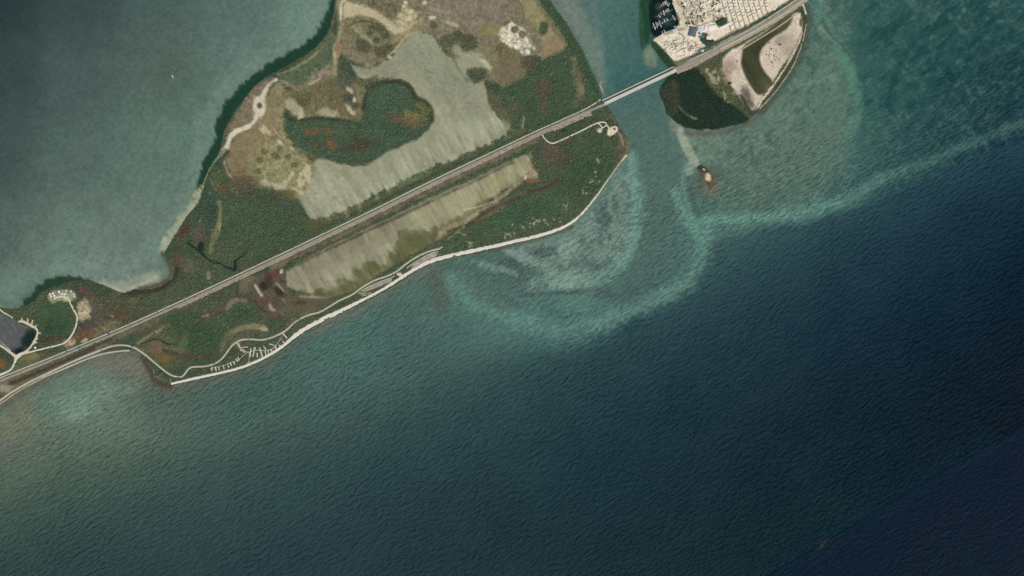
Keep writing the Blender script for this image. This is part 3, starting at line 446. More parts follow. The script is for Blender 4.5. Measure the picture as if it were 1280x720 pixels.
T([(548,296),(556,286),(566,282),(584,276),(600,264),(616,254),(630,244),(640,236),(648,228),(658,218)], 5, (144,132,104), f=1.8, warp=1.2, veg=.05, sp=.08); T([(580,262),(600,258),(616,252)], 1.6, (188,176,148), f=.8)
T([(360,337),(420,307),(480,279),(540,251),(600,223),(640,203)], 2.5, (92,90,74), f=2, warp=1.5, veg=.3)
T([(340,334),(390,310.5),(440,287),(480,267.5),(540,237),(600,208),(640,190),(672,174)], 7, (106,101,82), f=2, warp=1.5, veg=.22, sp=.07)
T([(588,280),(602,270),(622,258),(642,250),(664,241),(684,234),(696,226),(701,220)], 6, (84,76,60), f=2, warp=1, veg=.3); T([(594,278),(612,268),(630,258)], 3.5, (126,104,66), f=1.4, veg=0); T([(600,266),(620,256),(640,246),(656,240)], 2, (96,96,84), f=1, veg=.2); T([(660,240),(684,234),(698,224)], 2, (66,58,46), f=.9, veg=.2)
B(665,218,8,7,(156,142,114),0,f=.35,veg=.1,sp=.07); B(657,222,2,4,(204,192,168),-30,veg=0); B(666,226,10,3,(122,94,64),0,f=.5,veg=.2); T([(660,206),(664,198),(662,190)], 2, (124,122,86), f=1.2, veg=.2)
T([(560,290),(585,281),(600,276)], 2, (72,76,56), f=1, veg=.5)
for q in ([(560,299),(572,290),(580,283)],[(572,290),(582,294)],[(546,300),(552,290)]): T(q, 1.3, (146,138,110), f=.7, veg=0)
# the south-east of the island: green with reddish patches and sand flecks
B(690,192,14,11,(94,82,68),-35,f=.6,veg=.7); B(705,200,12,10,(88,78,66),0,f=.7,veg=.8); B(728,190,12,20,(82,92,70),0,f=.7,veg=.7); B(708,175,6,4,(96,78,64),veg=.7); B(700,214,18,8,(78,90,72),0,f=.6); B(735,215,30,30,(60,86,60),0,f=.8,veg=.95); B(650,268,44,14,(60,92,66),24,f=.7,veg=.95)
rr = random.Random(5)
for x, y, n, sx, sy in ((748,203,5,2,5),(740,227,9,8,3),(731,238,6,5,4),(702,258,5,8,4),(676,278,14,16,3),(654,283,8,10,3),(634,293,5,6,3),(588,305,4,3,2),(670,278,8,10,4),(746,214,4,3,6)):
    for i in range(n): B(x+rr.gauss(0,sx*.6), y+rr.gauss(0,sy*.6), rr.uniform(.8,1.8), rr.uniform(.6,1.1), (176,172,144), rr.uniform(0,90), f=.6, al=.8, veg=0)
P([(762,140),(776,160),(787,178),(787,188),(776,200),(770,192),(772,178),(766,160),(758,146)], (98,92,76), f=2, warp=1.2, veg=.3, sp=.08); P([(752,150),(764,146),(772,160),(774,180),(768,186),(764,170)], (66,84,62), f=2, veg=.7)
P([(759,162),(764,158),(772,158),(773,164),(768,168),(762,171),(759,168)], (228,210,190), f=.9, warp=.6, veg=0); B(749,163,3.2,2.6,(196,198,194),-20,veg=0); B(768,161,2,1.6,(96,86,66),veg=.4)
T([(773,165),(777,172),(779,182)], 1.6, (150,140,116), f=.7, veg=0); T([(786,180),(784,192),(774,206),(760,226),(746,246),(730,266)], 4, (122,106,88), f=1.2, veg=.05); B(752,156,2.6,1.6,(84,76,60),veg=.3)
B(704,163,4,1.6,(36,60,44),20,veg=1)
# day-use loops behind the beach
for q in ([(452,365.5),(460,359),(471,354.4),(484,349),(489,348),(489.5,352),(477,356.8),(462,362.5)],[(512,333.5),(524.5,325),(540,316.7),(548.5,315),(546,320),(532,325.5),(518,334.5)]): P(q, (162,155,142), f=.9, warp=.6, veg=.0, sp=.06)
T([(448,366),(456,368),(464,366)], 1.2, (184,168,126), f=.6, veg=0); B(499.5,343,3.4,2.6,(180,168,154),0,f=.4,veg=0); 
# --- eastern key
KEY = 0
P([(850,-110),(838,-10),(843,12),(851,28),(843,36),(816,48),(818,56),(830,66),(843,79),(862,70),(870,66),(900,56),(960,20),(1010,-8),(1060,-110)], (236,221,203), f=1.2, warp=.5, veg=0, sp=.025)
for x, y, n, sx, sy, c in ((870,14,120,24,14,(150,138,120)),(862,20,60,18,12,(120,110,92)),(870,10,70,22,12,(226,214,198)),(900,18,30,9,10,(150,140,122)),(836,56,30,10,6,(136,126,108)),(860,58,30,10,6,(150,142,126))):
    for i in range(n): B(x+rr.uniform(-sx,sx), y+rr.uniform(-sy,sy), rr.uniform(.8,2.2), rr.uniform(.7,1.6), c, rr.uniform(0,180), f=.5, warp=.3, al=.7)
T([(844,4),(852,22),(857,32)], 3, (222,204,184), f=1, veg=0); T([(848,0),(854,14),(860,30),(855,36)], 1.3, (140,128,112), f=.7, veg=0)
P([(817,49),(828,45),(833,52),(828,58),(820,56)], (226,214,196), f=1, veg=0); T([(832,42),(845,38),(854,36)], 4, (168,160,146), f=1.2); T([(846,40),(854,44),(856,53),(846,56),(838,55)], 1.8, (146,138,124), f=.8)
T([(858,33),(868,35),(885,28),(900,24),(908,22)], 1.6, (150,142,126), f=.8)
for k_ in range(9):
    xt = 899+k_*6.6; T([(xt,-20),(xt+2.0,0),(xt+16,42)], 1.1, (96,90,74), f=.6, warp=.2, al=.8)
P([(892,58),(898,48),(910,42),(925,33),(922,38),(900,54)], (172,156,140), f=1.2, veg=0)
for pp, v in (([(895,26),(905,22),(909,24),(908,31),(900,34),(895,32)],1),([(874,44),(884,40),(886,50),(894,50),(892,56),(884,59),(876,52)],.9)): P(pp, (58,80,58), f=1, warp=.6, veg=v)
P([(864,66),(898,50),(930,34),(960,17),(990,-2),(1000,-8),(1000,-3),(966,18),(930,38),(905,51),(884,62)], (66,84,62), f=1.3, warp=.6, veg=.9)
P([(816,50),(824,57),(834,66),(844,80),(838,86),(832,80),(824,70),(815,58)], (44,68,50), f=1.2, warp=.6, veg=1)
P([(842,78),(852,74),(862,70),(864,74),(850,80),(844,83)], (112,110,90), f=1, veg=.4)
# road shoulders
P([(838,90),(848,80),(866,72),(900,58),(940,38),(975,16),(1000,2),(1010,-8),(1010,0),(1000,10),(990,12),(960,30),(930,48),(900,66),(880,78),(868,86),(850,88)], (150,142,126), f=1.6, warp=.8, veg=.02, sp=.06)
T([(868,86),(900,70),(930,54),(960,37),(985,20),(1001,8)], 3.6, (84,92,72), f=1.3, warp=.8, veg=.6); T([(926,62),(950,47),(975,32),(996,16)], 1.4, (170,164,140), f=.7, veg=0)
# mangrove lobe and scrub south of the road
P([(838,92),(850,88),(872,84),(884,96),(892,112),(905,124),(920,132),(932,144),(938,151),(912,158),(880,164),(856,160),(838,147),(830,130),(824,114),(828,104)], (31,54,41), f=2, warp=1.2, veg=1)
P([(826,108),(838,100),(848,106),(850,120),(848,140),(840,146),(832,136),(826,122)], (52,66,50), f=4, warp=2, veg=.9); T([(848,132),(856,142),(870,148)], 2, (92,100,78), f=1.2, veg=.3); B(868,148,5,1.6,(112,114,92),-10,veg=.1); B(843,116,5,12,(66,64,52),0,f=.6,veg=.8); B(884,163,5,2,(130,126,106),0,veg=.1)
P([(872,84),(882,80),(902,76),(906,92),(912,106),(922,124),(930,138),(916,132),(900,122),(888,108),(880,96)], (84,92,62), f=2, warp=1.5, veg=.6)
for x, y, rx, ry, ro in ((888,94,4,2,-60),(892,100,3,5,-20),(884,88,2,3,0),(896,104,3,1.5,0),(905,118,1.2,3,0),(906,122,1.2,4,0),(911,128,3,1.4,0),(893,90,4,2,40),(898,98,2,4,0)): B(x,y,rx,ry,(158,152,124),ro,f=.5,warp=.6,veg=0)
# salt flat and green pond
P([(902,76),(908,66),(924,58),(960,36),(985,22),(1000,14),(1005,24),(1003,38),(997,52),(990,64),(982,77),(974,90),(966,102),(956,116),(948,130),(942,140),(932,132),(922,120),(912,104),(904,90)], (216,199,184), f=1.6, warp=1, veg=.01, sp=.03)
B(912,88,10,14,(172,150,138),0,f=.6,sp=.04); B(925,114,8,4,(208,192,174),10,f=.5); B(918,96,4,8,(206,192,174),-20,f=.5); B(985,58,10,16,(182,166,152),0,f=.7); B(975,50,8,5,(168,156,138),30,f=.6)
P([(924,106),(934,108),(942,122),(944,136),(936,136),(928,128)], (116,106,98), f=4, warp=3, veg=.12, sp=.1); T([(926,120),(932,130),(938,140),(942,146)], 4, (62,72,56), f=1.5, warp=1, veg=.8); B(912,104,2.6,1.8,(52,62,46),0,veg=.9)
B(1001,28,2,4.5,(118,96,84),0,f=.4)
POND = [(992,19),(986,34),(975,41),(967,46),(956,56),(950,66),(949,76),(953,86),(961,96),(966,104),(962,112),(954,118),(946,118),(940,110),(936,104),(930,92),(926,82),(927,68),(929,57),(944,48),(962,36),(980,22)]
pd, win = lagoon(POND, .6); POND_D = np.full((GH, GW), -50., np.float32); POND_D[win] = pd; lay(L, win, sm(pd/4+.5), (62,68,42), 0)
B(980,30,10,5,(92,92,66),38,f=.7); B(957,108,9,10,(88,88,66),0,f=.7,al=.7); B(962,114,6,6,(146,134,116),0,f=.7,al=.6)
T([(1003,14),(1007,30),(1003,50),(995,70),(984,90),(972,108),(956,128),(944,144)], 5, (62,76,56), f=1.6, warp=.8, veg=.85); T([(1003,40),(998,56),(990,70),(980,88),(968,106),(952,128),(946,136)], 1.2, (206,190,160), f=.8, warp=.6, veg=0)
# islet
ie = D_islet > -6; L[ie] = (92,84,70); VEG[ie] = .35
B(877,210,8,3,(58,62,46),-25,f=.5,veg=.9); B(885,222,3.4,5,(222,198,176),0,f=.5,veg=0); B(880,212,2,1.2,(200,190,168),-40,veg=0); B(882,230,4,4,(92,82,66),0,veg=.3)
algae = sm((fbm(20, 10, ang=-50, octv=4, seed=43)-.25)*2.2)*sm(lag/5)*(D_main > 0)*.35; L[:] = L*(1-algae[..., None])+np.array((132,137,104))*algae[..., None]
film = sm((fbm(34, 12, ang=24, octv=4, seed=44)-.2)*2)*sm(lag/5)*(D_main > 0)*.3; L[:] = L*(1-film[..., None])+np.array((166,160,138))*film[..., None]
# wear and mottling of the ground
wet = sm(lag/4+.5); L *= (1+(.05*FINE+.05*NZ4)*(1-.8*wet)*(1-.6*sm((L.mean(-1)-130)/40))+.04*NZ12*(1-.8*wet))[..., None]
streak = (np.clip(TEETH, -1, 1)*(.03+.15*np.exp(-np.clip(lag, 0, 60)/9))*sm((gy-(225-.47*(gx-380)))/40)+.05*np.clip(fbm(40, 9, ang=-62, octv=3, seed=35), -1, 1)+FINE*.035)*sm(lag/4); L *= (1+streak)[..., None]
lumL = (L*np.array((.3,.55,.15))).sum(-1, keepdims=True); L[:] = L+.2*(lumL*np.array((1.04,1.0,.88))-L); L *= np.array((1.0, .995, .96))
# --- meshes of the setting
D = np.maximum(np.maximum(D_main, D_east), D_islet)
M_LAND = mat_attr('ground_cover'); M_SEA = mat_sea('sea_water'); M_LAG = mat_attr('milky_water', rough=.5, var=.05, scale=.3, spec=.1)
M_VEG = mat_attr('foliage', rough=.9, var=.22, scale=.5, spec=.15)
SW = .92                                    # water also mirrors a little sky
fx = np.arange(-112, 1392, 1.5); fy = np.arange(-112, 832, 1.5)
ext = np.array([-40000, -12000, -4000, -1500, -600, -250]); xs = np.concatenate([ext, fx, 1280-ext[::-1]]); ys = np.concatenate([ext, fy, 720-ext[::-1]])
qx, qy = np.meshgrid(xs, ys); sc = np.clip(up(S, np.clip(qx, -112, 1390), np.clip(qy, -112, 830), 1.0), 4, 250)
wave = .30+.75*sm((qx*.34+qy-430)/170)
wave = np.where(qx*.47+qy < 470, np.minimum(wave, .2+.5*sm((qx-860)/120)), wave)
wave = wave*(1+.35*up(NZ100, np.clip(qx, -112, 1390), np.clip(qy, -112, 830), 1.0)+.2*up(NZ40, np.clip(qx, -112, 1390), np.clip(qy, -112, 830), 1.0))
wave = np.where((qx > 1180) & (qy > 760-.58*(qx-900)), wave*.8, wave); wave = np.where((qx-955)*.589+(qy-722) > 0, wave*.25, wave)
wave = np.where((qx < 60) & (qy < 450) & (qy > 385), .25, wave)
V = np.stack([(qx-640)*PX, (360-qy)*PX, np.zeros_like(qx)], -1).reshape(-1, 3)
nx, ny = len(xs), len(ys); ii = np.arange(nx*ny).reshape(ny, nx)
F = np.stack([ii[:-1, :-1], ii[1:, :-1], ii[1:, 1:], ii[:-1, 1:]], -1).reshape(-1, 4)
land_in = up(D, np.clip(qx, -112, 1390), np.clip(qy, -112, 830), 1.0) > 5
keep = ~(land_in[:-1, :-1] & land_in[1:, 1:] & land_in[:-1, 1:] & land_in[1:, :-1]).ravel(); F = F[keep]
tag(link('sea', fast_mesh('sea', V, F, np.maximum(lin(sc.reshape(-1, 3))-np.array((.0068, .005, .005)), .0007)/KL, {'wave': wave}), M_SEA), kind='structure')
zz = np.clip(.28*D, -1.6, 1.5)+np.where(D > 4, .12*NZ12, 0); lagf = sm(lag/3+.5); zz = np.where(lag > -6, zz*(1-lagf)+.35*lagf, zz)
LIN = lin(np.clip(L, 5, 250)).astype(np.float32)/KL
def land_mesh(name, sel, mat):
    cell = sel[:-1, :-1]; jy, jx = np.nonzero(cell); idx = np.arange(GW*GH).reshape(GH, GW)
    F = np.stack([idx[jy, jx], idx[jy+1, jx], idx[jy+1, jx+1], idx[jy, jx+1]], -1)
    u, inv = np.unique(F, return_inverse=True); uy, ux = np.divmod(u, GW)
    V = np.stack([(gx[uy, ux]-640)*PX, (360-gy[uy, ux])*PX, zz[uy, ux]], -1)
    tag(link(name, fast_mesh(name, V, inv.reshape(-1, 4), LIN[uy, ux]), mat), kind='structure')
is_lag = lag > 0
land_mesh('island', (D_main > -4) & ~is_lag, M_LAND)
land_mesh('island.001', (D_east > -4) & ~is_lag, M_LAND)
land_mesh('island.002', (D_islet > -3) & ~is_lag, M_LAND)
north = (qx if False else gx)*.472+gy < 484
land_mesh('lagoon', is_lag & (D_main > -4) & (gy < 484-.472*gx), M_LAG)
land_mesh('lagoon.001', is_lag & (D_main > -4) & (gy >= 484-.472*gx), M_LAG)
land_mesh('pond', is_lag & (D_east > -4) & (D_main < -4), M_LAG)
# ------------------------------------------------------------------ vegetation that nobody could count: joined canopies
def icosa():
    t = (1+5**.5)/2; v = np.array([(-1,t,0),(1,t,0),(-1,-t,0),(1,-t,0),(0,-1,t),(0,1,t),(0,-1,-t),(0,1,-t),(t,0,-1),(t,0,1),(-t,0,-1),(-t,0,1)], float)
    f = [(0,11,5),(0,5,1),(0,1,7),(0,7,10),(0,10,11),(1,5,9),(5,11,4),(11,10,2),(10,7,6),(7,1,8),(3,9,4),(3,4,2),(3,2,6),(3,6,8),(3,8,9),(4,9,5),(2,4,11),(6,2,10),(8,6,7),(9,8,1)]
    return v/np.linalg.norm(v[0]), np.array(f)
IV, IF_ = icosa()
def canopy(name, sel, step, rmin, rmax, label, dens=1., bright=1.0, seed=3):
    r = np.random.RandomState(seed)
    ax, ay = np.meshgrid(np.arange(-112, 1100, step), np.arange(-112, 566, step)); ax = (ax+r.uniform(-.6, .6, ax.shape)*step).ravel(); ay = (ay+r.uniform(-.6, .6, ay.shape)*step).ravel()
    ok = (up(VEG*sel, ax, ay, 1.0)*dens > r.rand(len(ax))) & (up(D, ax, ay, 1.0) > .4); ax, ay = ax[ok], ay[ok]; n = len(ax)
    rad = rmin+(rmax-rmin)*r.rand(n)**2.2*1.35; z = up(zz, ax, ay, 1.0)
    V = IV[None]*(1+r.uniform(-.35, .35, (n, 12, 1))); th = r.rand(n)*6.28; c, s = np.cos(th)[:, None], np.sin(th)[:, None]
    x = V[..., 0]*c-V[..., 1]*s; y = V[..., 0]*s+V[..., 1]*c
    V = np.stack([x*rad[:, None]+((ax-640)*PX)[:, None], y*rad[:, None]+((360-ay)*PX)[:, None], V[..., 2]*rad[:, None]*.36+(z+rad*.3)[:, None]], -1)
    tone = r.uniform(.8, 1.2, (n, 1))*(1+r.uniform(-.05, .05, (n, 3))); c = up(LIN, ax, ay, 1.0)*tone*bright
    F = IF_[None]+np.arange(n)[:, None, None]*12
    o = link(name, fast_mesh(name, V.reshape(-1, 3), F.reshape(-1, 3), np.repeat(c, 12, 0), smooth=False), M_VEG)
    return tag(o, label, 'vegetation', kind='stuff')
# ------------------------------------------------------------------ roads, paths, beaches: raised sheets with sloping sides
M_ROAD = mat_flat('worn_asphalt', (150,144,131), .9, .16, .06); M_PAVE = mat_flat('pale_concrete', (186,180,162), .9, .12, .05)
M_LIME = mat_flat('crushed_limestone', (216,208,184), .95, .1, .05); M_BEACH = mat_flat('beach_sand', (226,216,200), .95, .07, .06)
M_MARL = mat_flat('rough_marl', (166,150,128), .95, .22, .08); M_PADM = mat_flat('pad_gravel', (214,208,190), .95, .1, .1); M_LINE = mat_flat('road_paint', (196,190,172), .8, .08, .1)
M_PINK = mat_flat('pinkish_sand', (214,196,170), .95, .1, .06); M_DIRT = mat_flat('dirt_track', (168,156,130), .95, .15, .06)
rb = random.Random(9); CLEAR = .55
def ribbon(name, pts, wd, z, mat, ch=2, jit=0., skirt=.5, kind='structure'):
    p = [(q[0], q[1], q[2] if len(q) > 2 else wd, q[3] if len(q) > 3 else z) for q in pts]
    for _ in range(ch):
        q = [p[0]]
        for a, b in zip(p[:-1], p[1:]): q += [tuple(a[i]*.75+b[i]*.25 for i in range(4)), tuple(a[i]*.25+b[i]*.75 for i in range(4))]
        p = q+[p[-1]]
    if jit:                                 # split long pieces so the ragged edge has somewhere to go
        q = [p[0]]
        for a, b in zip(p[:-1], p[1:]):
            n = max(1, int(math.hypot(b[0]-a[0], b[1]-a[1])/2.2)); q += [tuple(a[i]+(b[i]-a[i])*k/n for i in range(4)) for k in range(1, n+1)]
        p = q
    V = []; F = []
    for i, (x, y, w_, zq) in enumerate(p):
        a = p[max(0, i-1)]; b = p[min(len(p)-1, i+1)]; dx, dy = b[0]-a[0], b[1]-a[1]; l_ = math.hypot(dx, dy)+1e-9; nx_, ny_ = -dy/l_, dx/l_
        hl = w_/2*(1+rb.uniform(-jit, jit)); hr = w_/2*(1+rb.uniform(-jit, jit))
        for off, zo in ((-hl-skirt, -1.6), (-hl, 0), (hr, 0), (hr+skirt, -1.6)): V.append(W(x+nx_*off, y+ny_*off, zq+zo))
    for a, b in zip(p[:-1], p[1:]):
        win = window([a, b], 7); VEG[win] *= sm((-sdf_line([a, b], win)-max(a[2], b[2])/2-CLEAR)/.6)
    n = len(p)
    for i in range(n-1):
        for k in range(3): F.append((4*i+k, 4*i+k+1, 4*i+k+5, 4*i+k+4))
    me = bpy.data.meshes.new(name); me.from_pydata([tuple(v) for v in V], [], F); bm = bmesh.new(); bm.from_mesh(me); bmesh.ops.recalc_face_normals(bm, faces=bm.faces)
    if bm.faces and sum(f.normal.z for f in bm.faces) < 0: bmesh.ops.reverse_faces(bm, faces=bm.faces)
    bm.to_mesh(me); bm.free(); return tag(link(name, me, mat), kind=kind)
AX = [(-110,524),(-60,500),(0,474.5),(30,462.5),(62,450),(112,429),(160,408.5),(220,381.5),(280,353.6),(340,325.3),(390,301.5),(440,277.5),(480,258),(540,228),(600,199.6),(640,180.5),(674,164.5),(700,153),(737,136.5),(757,128.5)]
def off(p, d):                              # same line, d units to the lower right of it
    r_ = []
    for i, q in enumerate(p):
        a = p[max(0, i-1)]; b = p[min(len(p)-1, i+1)]; dx, dy = b[0]-a[0], b[1]-a[1]; l_ = math.hypot(dx, dy); r_.append((q[0]-dy/l_*d, q[1]+dx/l_*d)+tuple(q[2:]))
    return r_
zA = [(q[0], q[1], 2.4, 2.6 if q[0] < 690 else 2.6+(q[0]-690)/67*1.2) for q in AX]
ribbon('road', off([(q[0], q[1], 2.1, q[3]) for q in zA], 1.3), 2.1, 2.6, M_ROAD, jit=.04, skirt=.8)
ribbon('path', off([(q[0], q[1], 1.05) for q in AX[1:-1]]+[(752,126,1.25,3.0)], -2.2), 1.05, 2.5, M_PAVE, jit=.2)
ribbon('verge', off([q for q in AX if q[0] > 195 and q[0] < 745], 4.0), 1.6, 2.2, M_MARL, jit=.6)
ribbon('verge', off([(690,157.5),(705,151),(718,145),(730,140),(738,137)], 6.2), 2.0, 2.0, M_MARL, jit=.5)
# eastern key: the highway, its slip lanes and the service road
EX = [(843,88.5,4.0,3.8),(856,82,3.8,3.6),(874,73.5,3.6,2.8),(900,60,3.6,2.6),(930,44.5,3.6,2.6),(960,28,3.6,2.6),(985,12,3.6,2.6),(1002,0,3.6,2.6),(1030,-22,3.6,2.6),(1058,-60,3.6,2.6)]
ribbon('road', off(EX, -.6), 3.6, 2.6, M_ROAD, jit=.03, skirt=.8)
ribbon('path', [(846,86,1.4,2.8),(862,75.5,1.4,2.6),(890,62,1.4),(920,46.5),(950,29),(975,13.5),(996,-1),(1020,-22)], 1.3, 2.5, M_PAVE, jit=.15)
ribbon('road', off([q for q in EX if 868 < q[0]], 3.2), 1.5, 2.3, M_DIRT, jit=.2)
ribbon('verge', off([q[:2]+(.7,) for q in EX if q[0] > 885], 1.5), .7, 2.75, M_LIME, jit=.5)
ribbon('verge', [(846,91,3),(856,87,4),(866,83,3),(872,79,2)], 3, 2.0, M_MARL, jit=.35)
ribbon('path', [(926,62),(950,47.5),(972,34),(990,21),(998,16)], 1.1, 2.0, M_DIRT, jit=.3)
ribbon('path', [(968,23,2.2),(976,19,2.6),(990,11,1.5),(1000,5,1.2)], 1.5, 2.25, M_LIME, jit=.3)
ribbon('path', [(1000,-2),(1004,7),(1007.5,18)], 1.1, 2.0, M_LIME, jit=.25)
ribbon('path', [(1007.5,30,.7),(1004,50,.8),(997,70,.9),(987,90,.9),(972,111,.9),(958,127,1.0),(949,136,1)], .7, 2.0, M_MARL, jit=.9)
ribbon('beach', [(1002,42,.8),(995,62,1),(983,82,1.2),(970,102,1.4),(956,120,2.0),(947,133,1.6)], 1.0, 1.95, M_PINK, jit=.95)
# park road, its foreshore track and the beaches
ribbon('road', [(-60,537),(-30,519),(0,500.5),(14,490),(35,478),(60,466),(90,452),(110,443.5),(130,436),(141,432),(155,431),(168,434),(180,442),(190,450.5),(200,459),(212,468.5),(222,471.5),(228,471),(232,466),(235,461.5),(240,458.3),(256,458.3),(268,455),(276,450),(282,443),(288,434),(294,428),(302,424.3),(315,424),(328,425.3),(340,422),(352,416.5),(360,411),(370,401),(385,393.5),(400,390.5),(412,383),(425,375),(440,368.8),(451,360.3),(460,354.5),(470,349.5),(484.5,345),(495,340),(502,334.2),(512,326.5),(524.5,319),(538,313.3),(550,310.8),(553,308.6)], 1.7, 2.3, M_PAVE, jit=.05)
ribbon('path', [(52,472),(70,465),(100,452),(115,446),(132,441),(150,438.5),(162,438)], 1.1, 2.0, M_PAVE, jit=.2); ribbon('path', [(-40,530),(0,505),(16,493),(36,481),(60,469)], 1.0, 1.9, M_DIRT, jit=.3)
ribbon('beach', [(214,479.5,1.1),(240,473.3,1.7),(270,467,1.5),(298,460.4,1.6),(320,452,1.7),(340,441.7,1.8),(357,430,2.2),(364,422.5,3.6),(379,411.5,4.0),(407,396.5,3.8),(435,384,3.0),(450,376,2.6),(465,369,2.4),(484,358.3,2.6),(502,346.5,2.8),(518,336,3.0),(534,327.6,3.2),(551,322,3.4),(578,315.8,3.2),(606,310,3.0),(640,302,2.6),(670,295.2,2.4),(690,289.4,2.2),(706,283,1.8),(722,272.5,1.4),(734,259,1.0),(746,244,.7)], 2, 1.8, M_BEACH, jit=.3, skirt=.9)
ribbon('beach', [(722,272.5,1.3),(740,252,1.2),(757,228.5,1.4),(770,210,1.6),(783,193,1.7)], 1.4, 1.75, M_MARL, jit=.4); ribbon('beach', [(776,202,.9),(783,193.5,1.2)], 1, 1.95, M_LIME, jit=.4); ribbon('beach', [(742,250,.6),(752,236,.7),(760,224,.6)], .7, 1.95, M_LIME, jit=.5)
ribbon('beach', [(751.2,101,1),(749.5,106,1.5),(752,111,1.3),(754.5,117,.8)], 1, 1.6, M_MARL, jit=.4)
# tracks on the north-east point, in the west resort and round the basin
ribbon('path', [(676.5,165),(679,171),(683,176),(688,179),(692,179.3),(700,176),(725,164.5),(742,155.5),(750,152.7),(757,152.6),(759,157),(762,161.5),(764,164)], 1.25, 2.2, M_LIME, jit=.06)
ribbon('path', [(748,154),(751,157),(753,160),(750,163)], 1.1, 2.0, M_LIME, jit=.2); ribbon('path', [(753,160),(757,157.5),(758.5,156)], 1, 2.05, M_LIME, jit=.2); ribbon('path', [(765,163),(766,158.5),(770,158),(771.5,162),(768,166)], 1.1, 2.05, M_LIME, jit=.15)
ribbon('path', [(67,373.5),(71,371.5),(77,370.6),(83,371.3),(86,374),(88,379),(92,387),(96,394),(96.6,400),(95,408),(91,417),(86,424),(81,428.5),(75,431),(62,434),(50,437),(38,440),(28,442)], 1.6, 2.2, M_LIME, jit=.06)
ribbon('path', [(28,441.5,3),(23,444.5,4),(20,447,4.5),(19,452,2.4),(16,459,1.8),(12,463.5,2),(4,467,2.2),(-20,476,2.2)], 2, 2.25, M_LIME, jit=.08)
ribbon('path', [(0,386.8),(4,390.5),(10,393.5),(16,397.5)], 1.0, 2.0, M_PINK, jit=.25); ribbon('path', [(23,401.5,1.6),(29,401.5,2.8),(34,404,2.8),(40,407.5,2.6),(45,410,1.8),(47.3,414,1.2),(46,420,1.4),(42.5,427,2),(39,433,1.8),(33,439.5,2.2),(27,442,2.6)], 2, 2.1, M_PINK, jit=.2)
for q in ([(27,397.5),(28,402)],[(34.5,398),(35,403)],[(41,400),(39.5,405.5)],[(46.5,404.5),(44,409)],[(51,416.5),(46.5,416)],[(47.5,423),(44,424)],[(46.5,428),(42,428)]): ribbon('path', q, 1.3, 2.05, M_PINK, jit=.2)
ribbon('path', [(21,446.5,3),(13,440.5,2.6),(5,434.5,2),(-6,428,1.6),(-40,408,1.6)], 2.2, 2.15, M_PINK, jit=.15)
# marl lanes of the day-use loops, beach walks and campground
ribbon('path', [(451,364),(459,359),(470,354),(484,348.5),(489,347.8),(493,344.5)], .8, 2.1, M_PAVE, jit=.3); ribbon('path', [(453,367.5),(463,362),(477,356.5),(489,352),(489.3,348.5)], .7, 2.1, M_DIRT, jit=.4); ribbon('path', [(452,370),(458,368.5)], 1, 2.1, M_DIRT, jit=.3)
ribbon('path', [(508,335.5),(513,331.5),(524.5,324),(539,316.3),(548,314.2)], .8, 2.1, M_PAVE, jit=.3); ribbon('path', [(514,336),(520,333.5),(532,326),(545,320.5),(547.5,314.5)], .7, 2.1, M_DIRT, jit=.4); ribbon('path', [(496,342.5,1.5),(500,343,3.2),(502,344.5,1.8)], 2, 2.1, M_PADM, jit=.2)
ribbon('path', [(587.5,310.5),(587.5,303.2)], .6, 2.0, M_DIRT, jit=.1); ribbon('path', [(583.5,302.3),(591.5,303.3)], .6, 2.0, M_DIRT, jit=.1); ribbon('path', [(630,297),(634,291.5),(638,292.5),(639,297)], .6, 2.0, M_DIRT, jit=.2)
ribbon('path', [(486,70),(494,62),(502,52),(510,44.5),(520,40)], .9, 1.7, M_DIRT, jit=.3)
ribbon('path', [(303,436),(309,441),(315,438.5),(322,437.5),(331,438.5),(340,437),(348,428),(353,419.5)], .7, 2.1, M_PAVE, jit=.15); ribbon('path', [(311.6,440),(311.6,453)], .55, 2.1, M_PAVE, jit=.05); ribbon('path', [(262,461),(280,457),(300,449),(304,444),(309,441)], .5, 2.05, M_DIRT, jit=.2)
ribbon('path', [(295.5,428.5,2.2),(298,430,2.8),(299.5,434,1.8),(301.5,439,1.0)], 2, 2.35, M_PAVE, jit=.1); ribbon('path', [(301,434.5),(310,433.7)], 1.1, 2.1, M_PAVE, jit=.08); ribbon('path', [(302,437),(306,441)], 1.2, 2.1, M_PAVE, jit=.2); ribbon('path', [(308,454.5),(311,452.5),(314,455)], .8, 2.1, M_DIRT, jit=.2)
for q in ((265.3,458.5,264.6,463.8,1.1),(269,458.3,270.4,463.6,1.3),(273.2,458.2,274.3,463,.9),(279.2,456.5,280.2,461.4,1.0),(284.6,454,286.2,459.5,1.1),(287.6,453,289.6,457.5,1.2),(291.6,451.5,293.6,455.5,1.2),(294.8,448.5,297.6,452.5,1.2),(297.2,446.6,299.3,450.8,1.2),
          (313.6,435.2,312.8,446,1.1),(319.2,434,316,446,1.2),(318.2,434,317,440,1.3),(321.5,441,321.6,446.5,1.2),(324.6,434.5,326.3,440,1.4),(326.2,440,328.2,446.6,1.4),(329.8,432.3,332.4,437,1.4),(331.4,439,332.6,444.6,1.2),(335,438,335.8,442.2,1),(338,436.5,340.8,440.6,1.3),(344,432,345.2,437,1.2),(348.4,429.8,351,434.2,1.2),(353.2,425.8,355.2,429,1.1),(353.6,416.5,358.8,422.8,1.3),(336.5,429.8,342.5,431.5,1.0)):
    ribbon('campsite_pad', [(q[0], q[1]), (q[2], q[3])], q[4], 2.2, M_PADM, ch=0, jit=.06, skirt=.15)
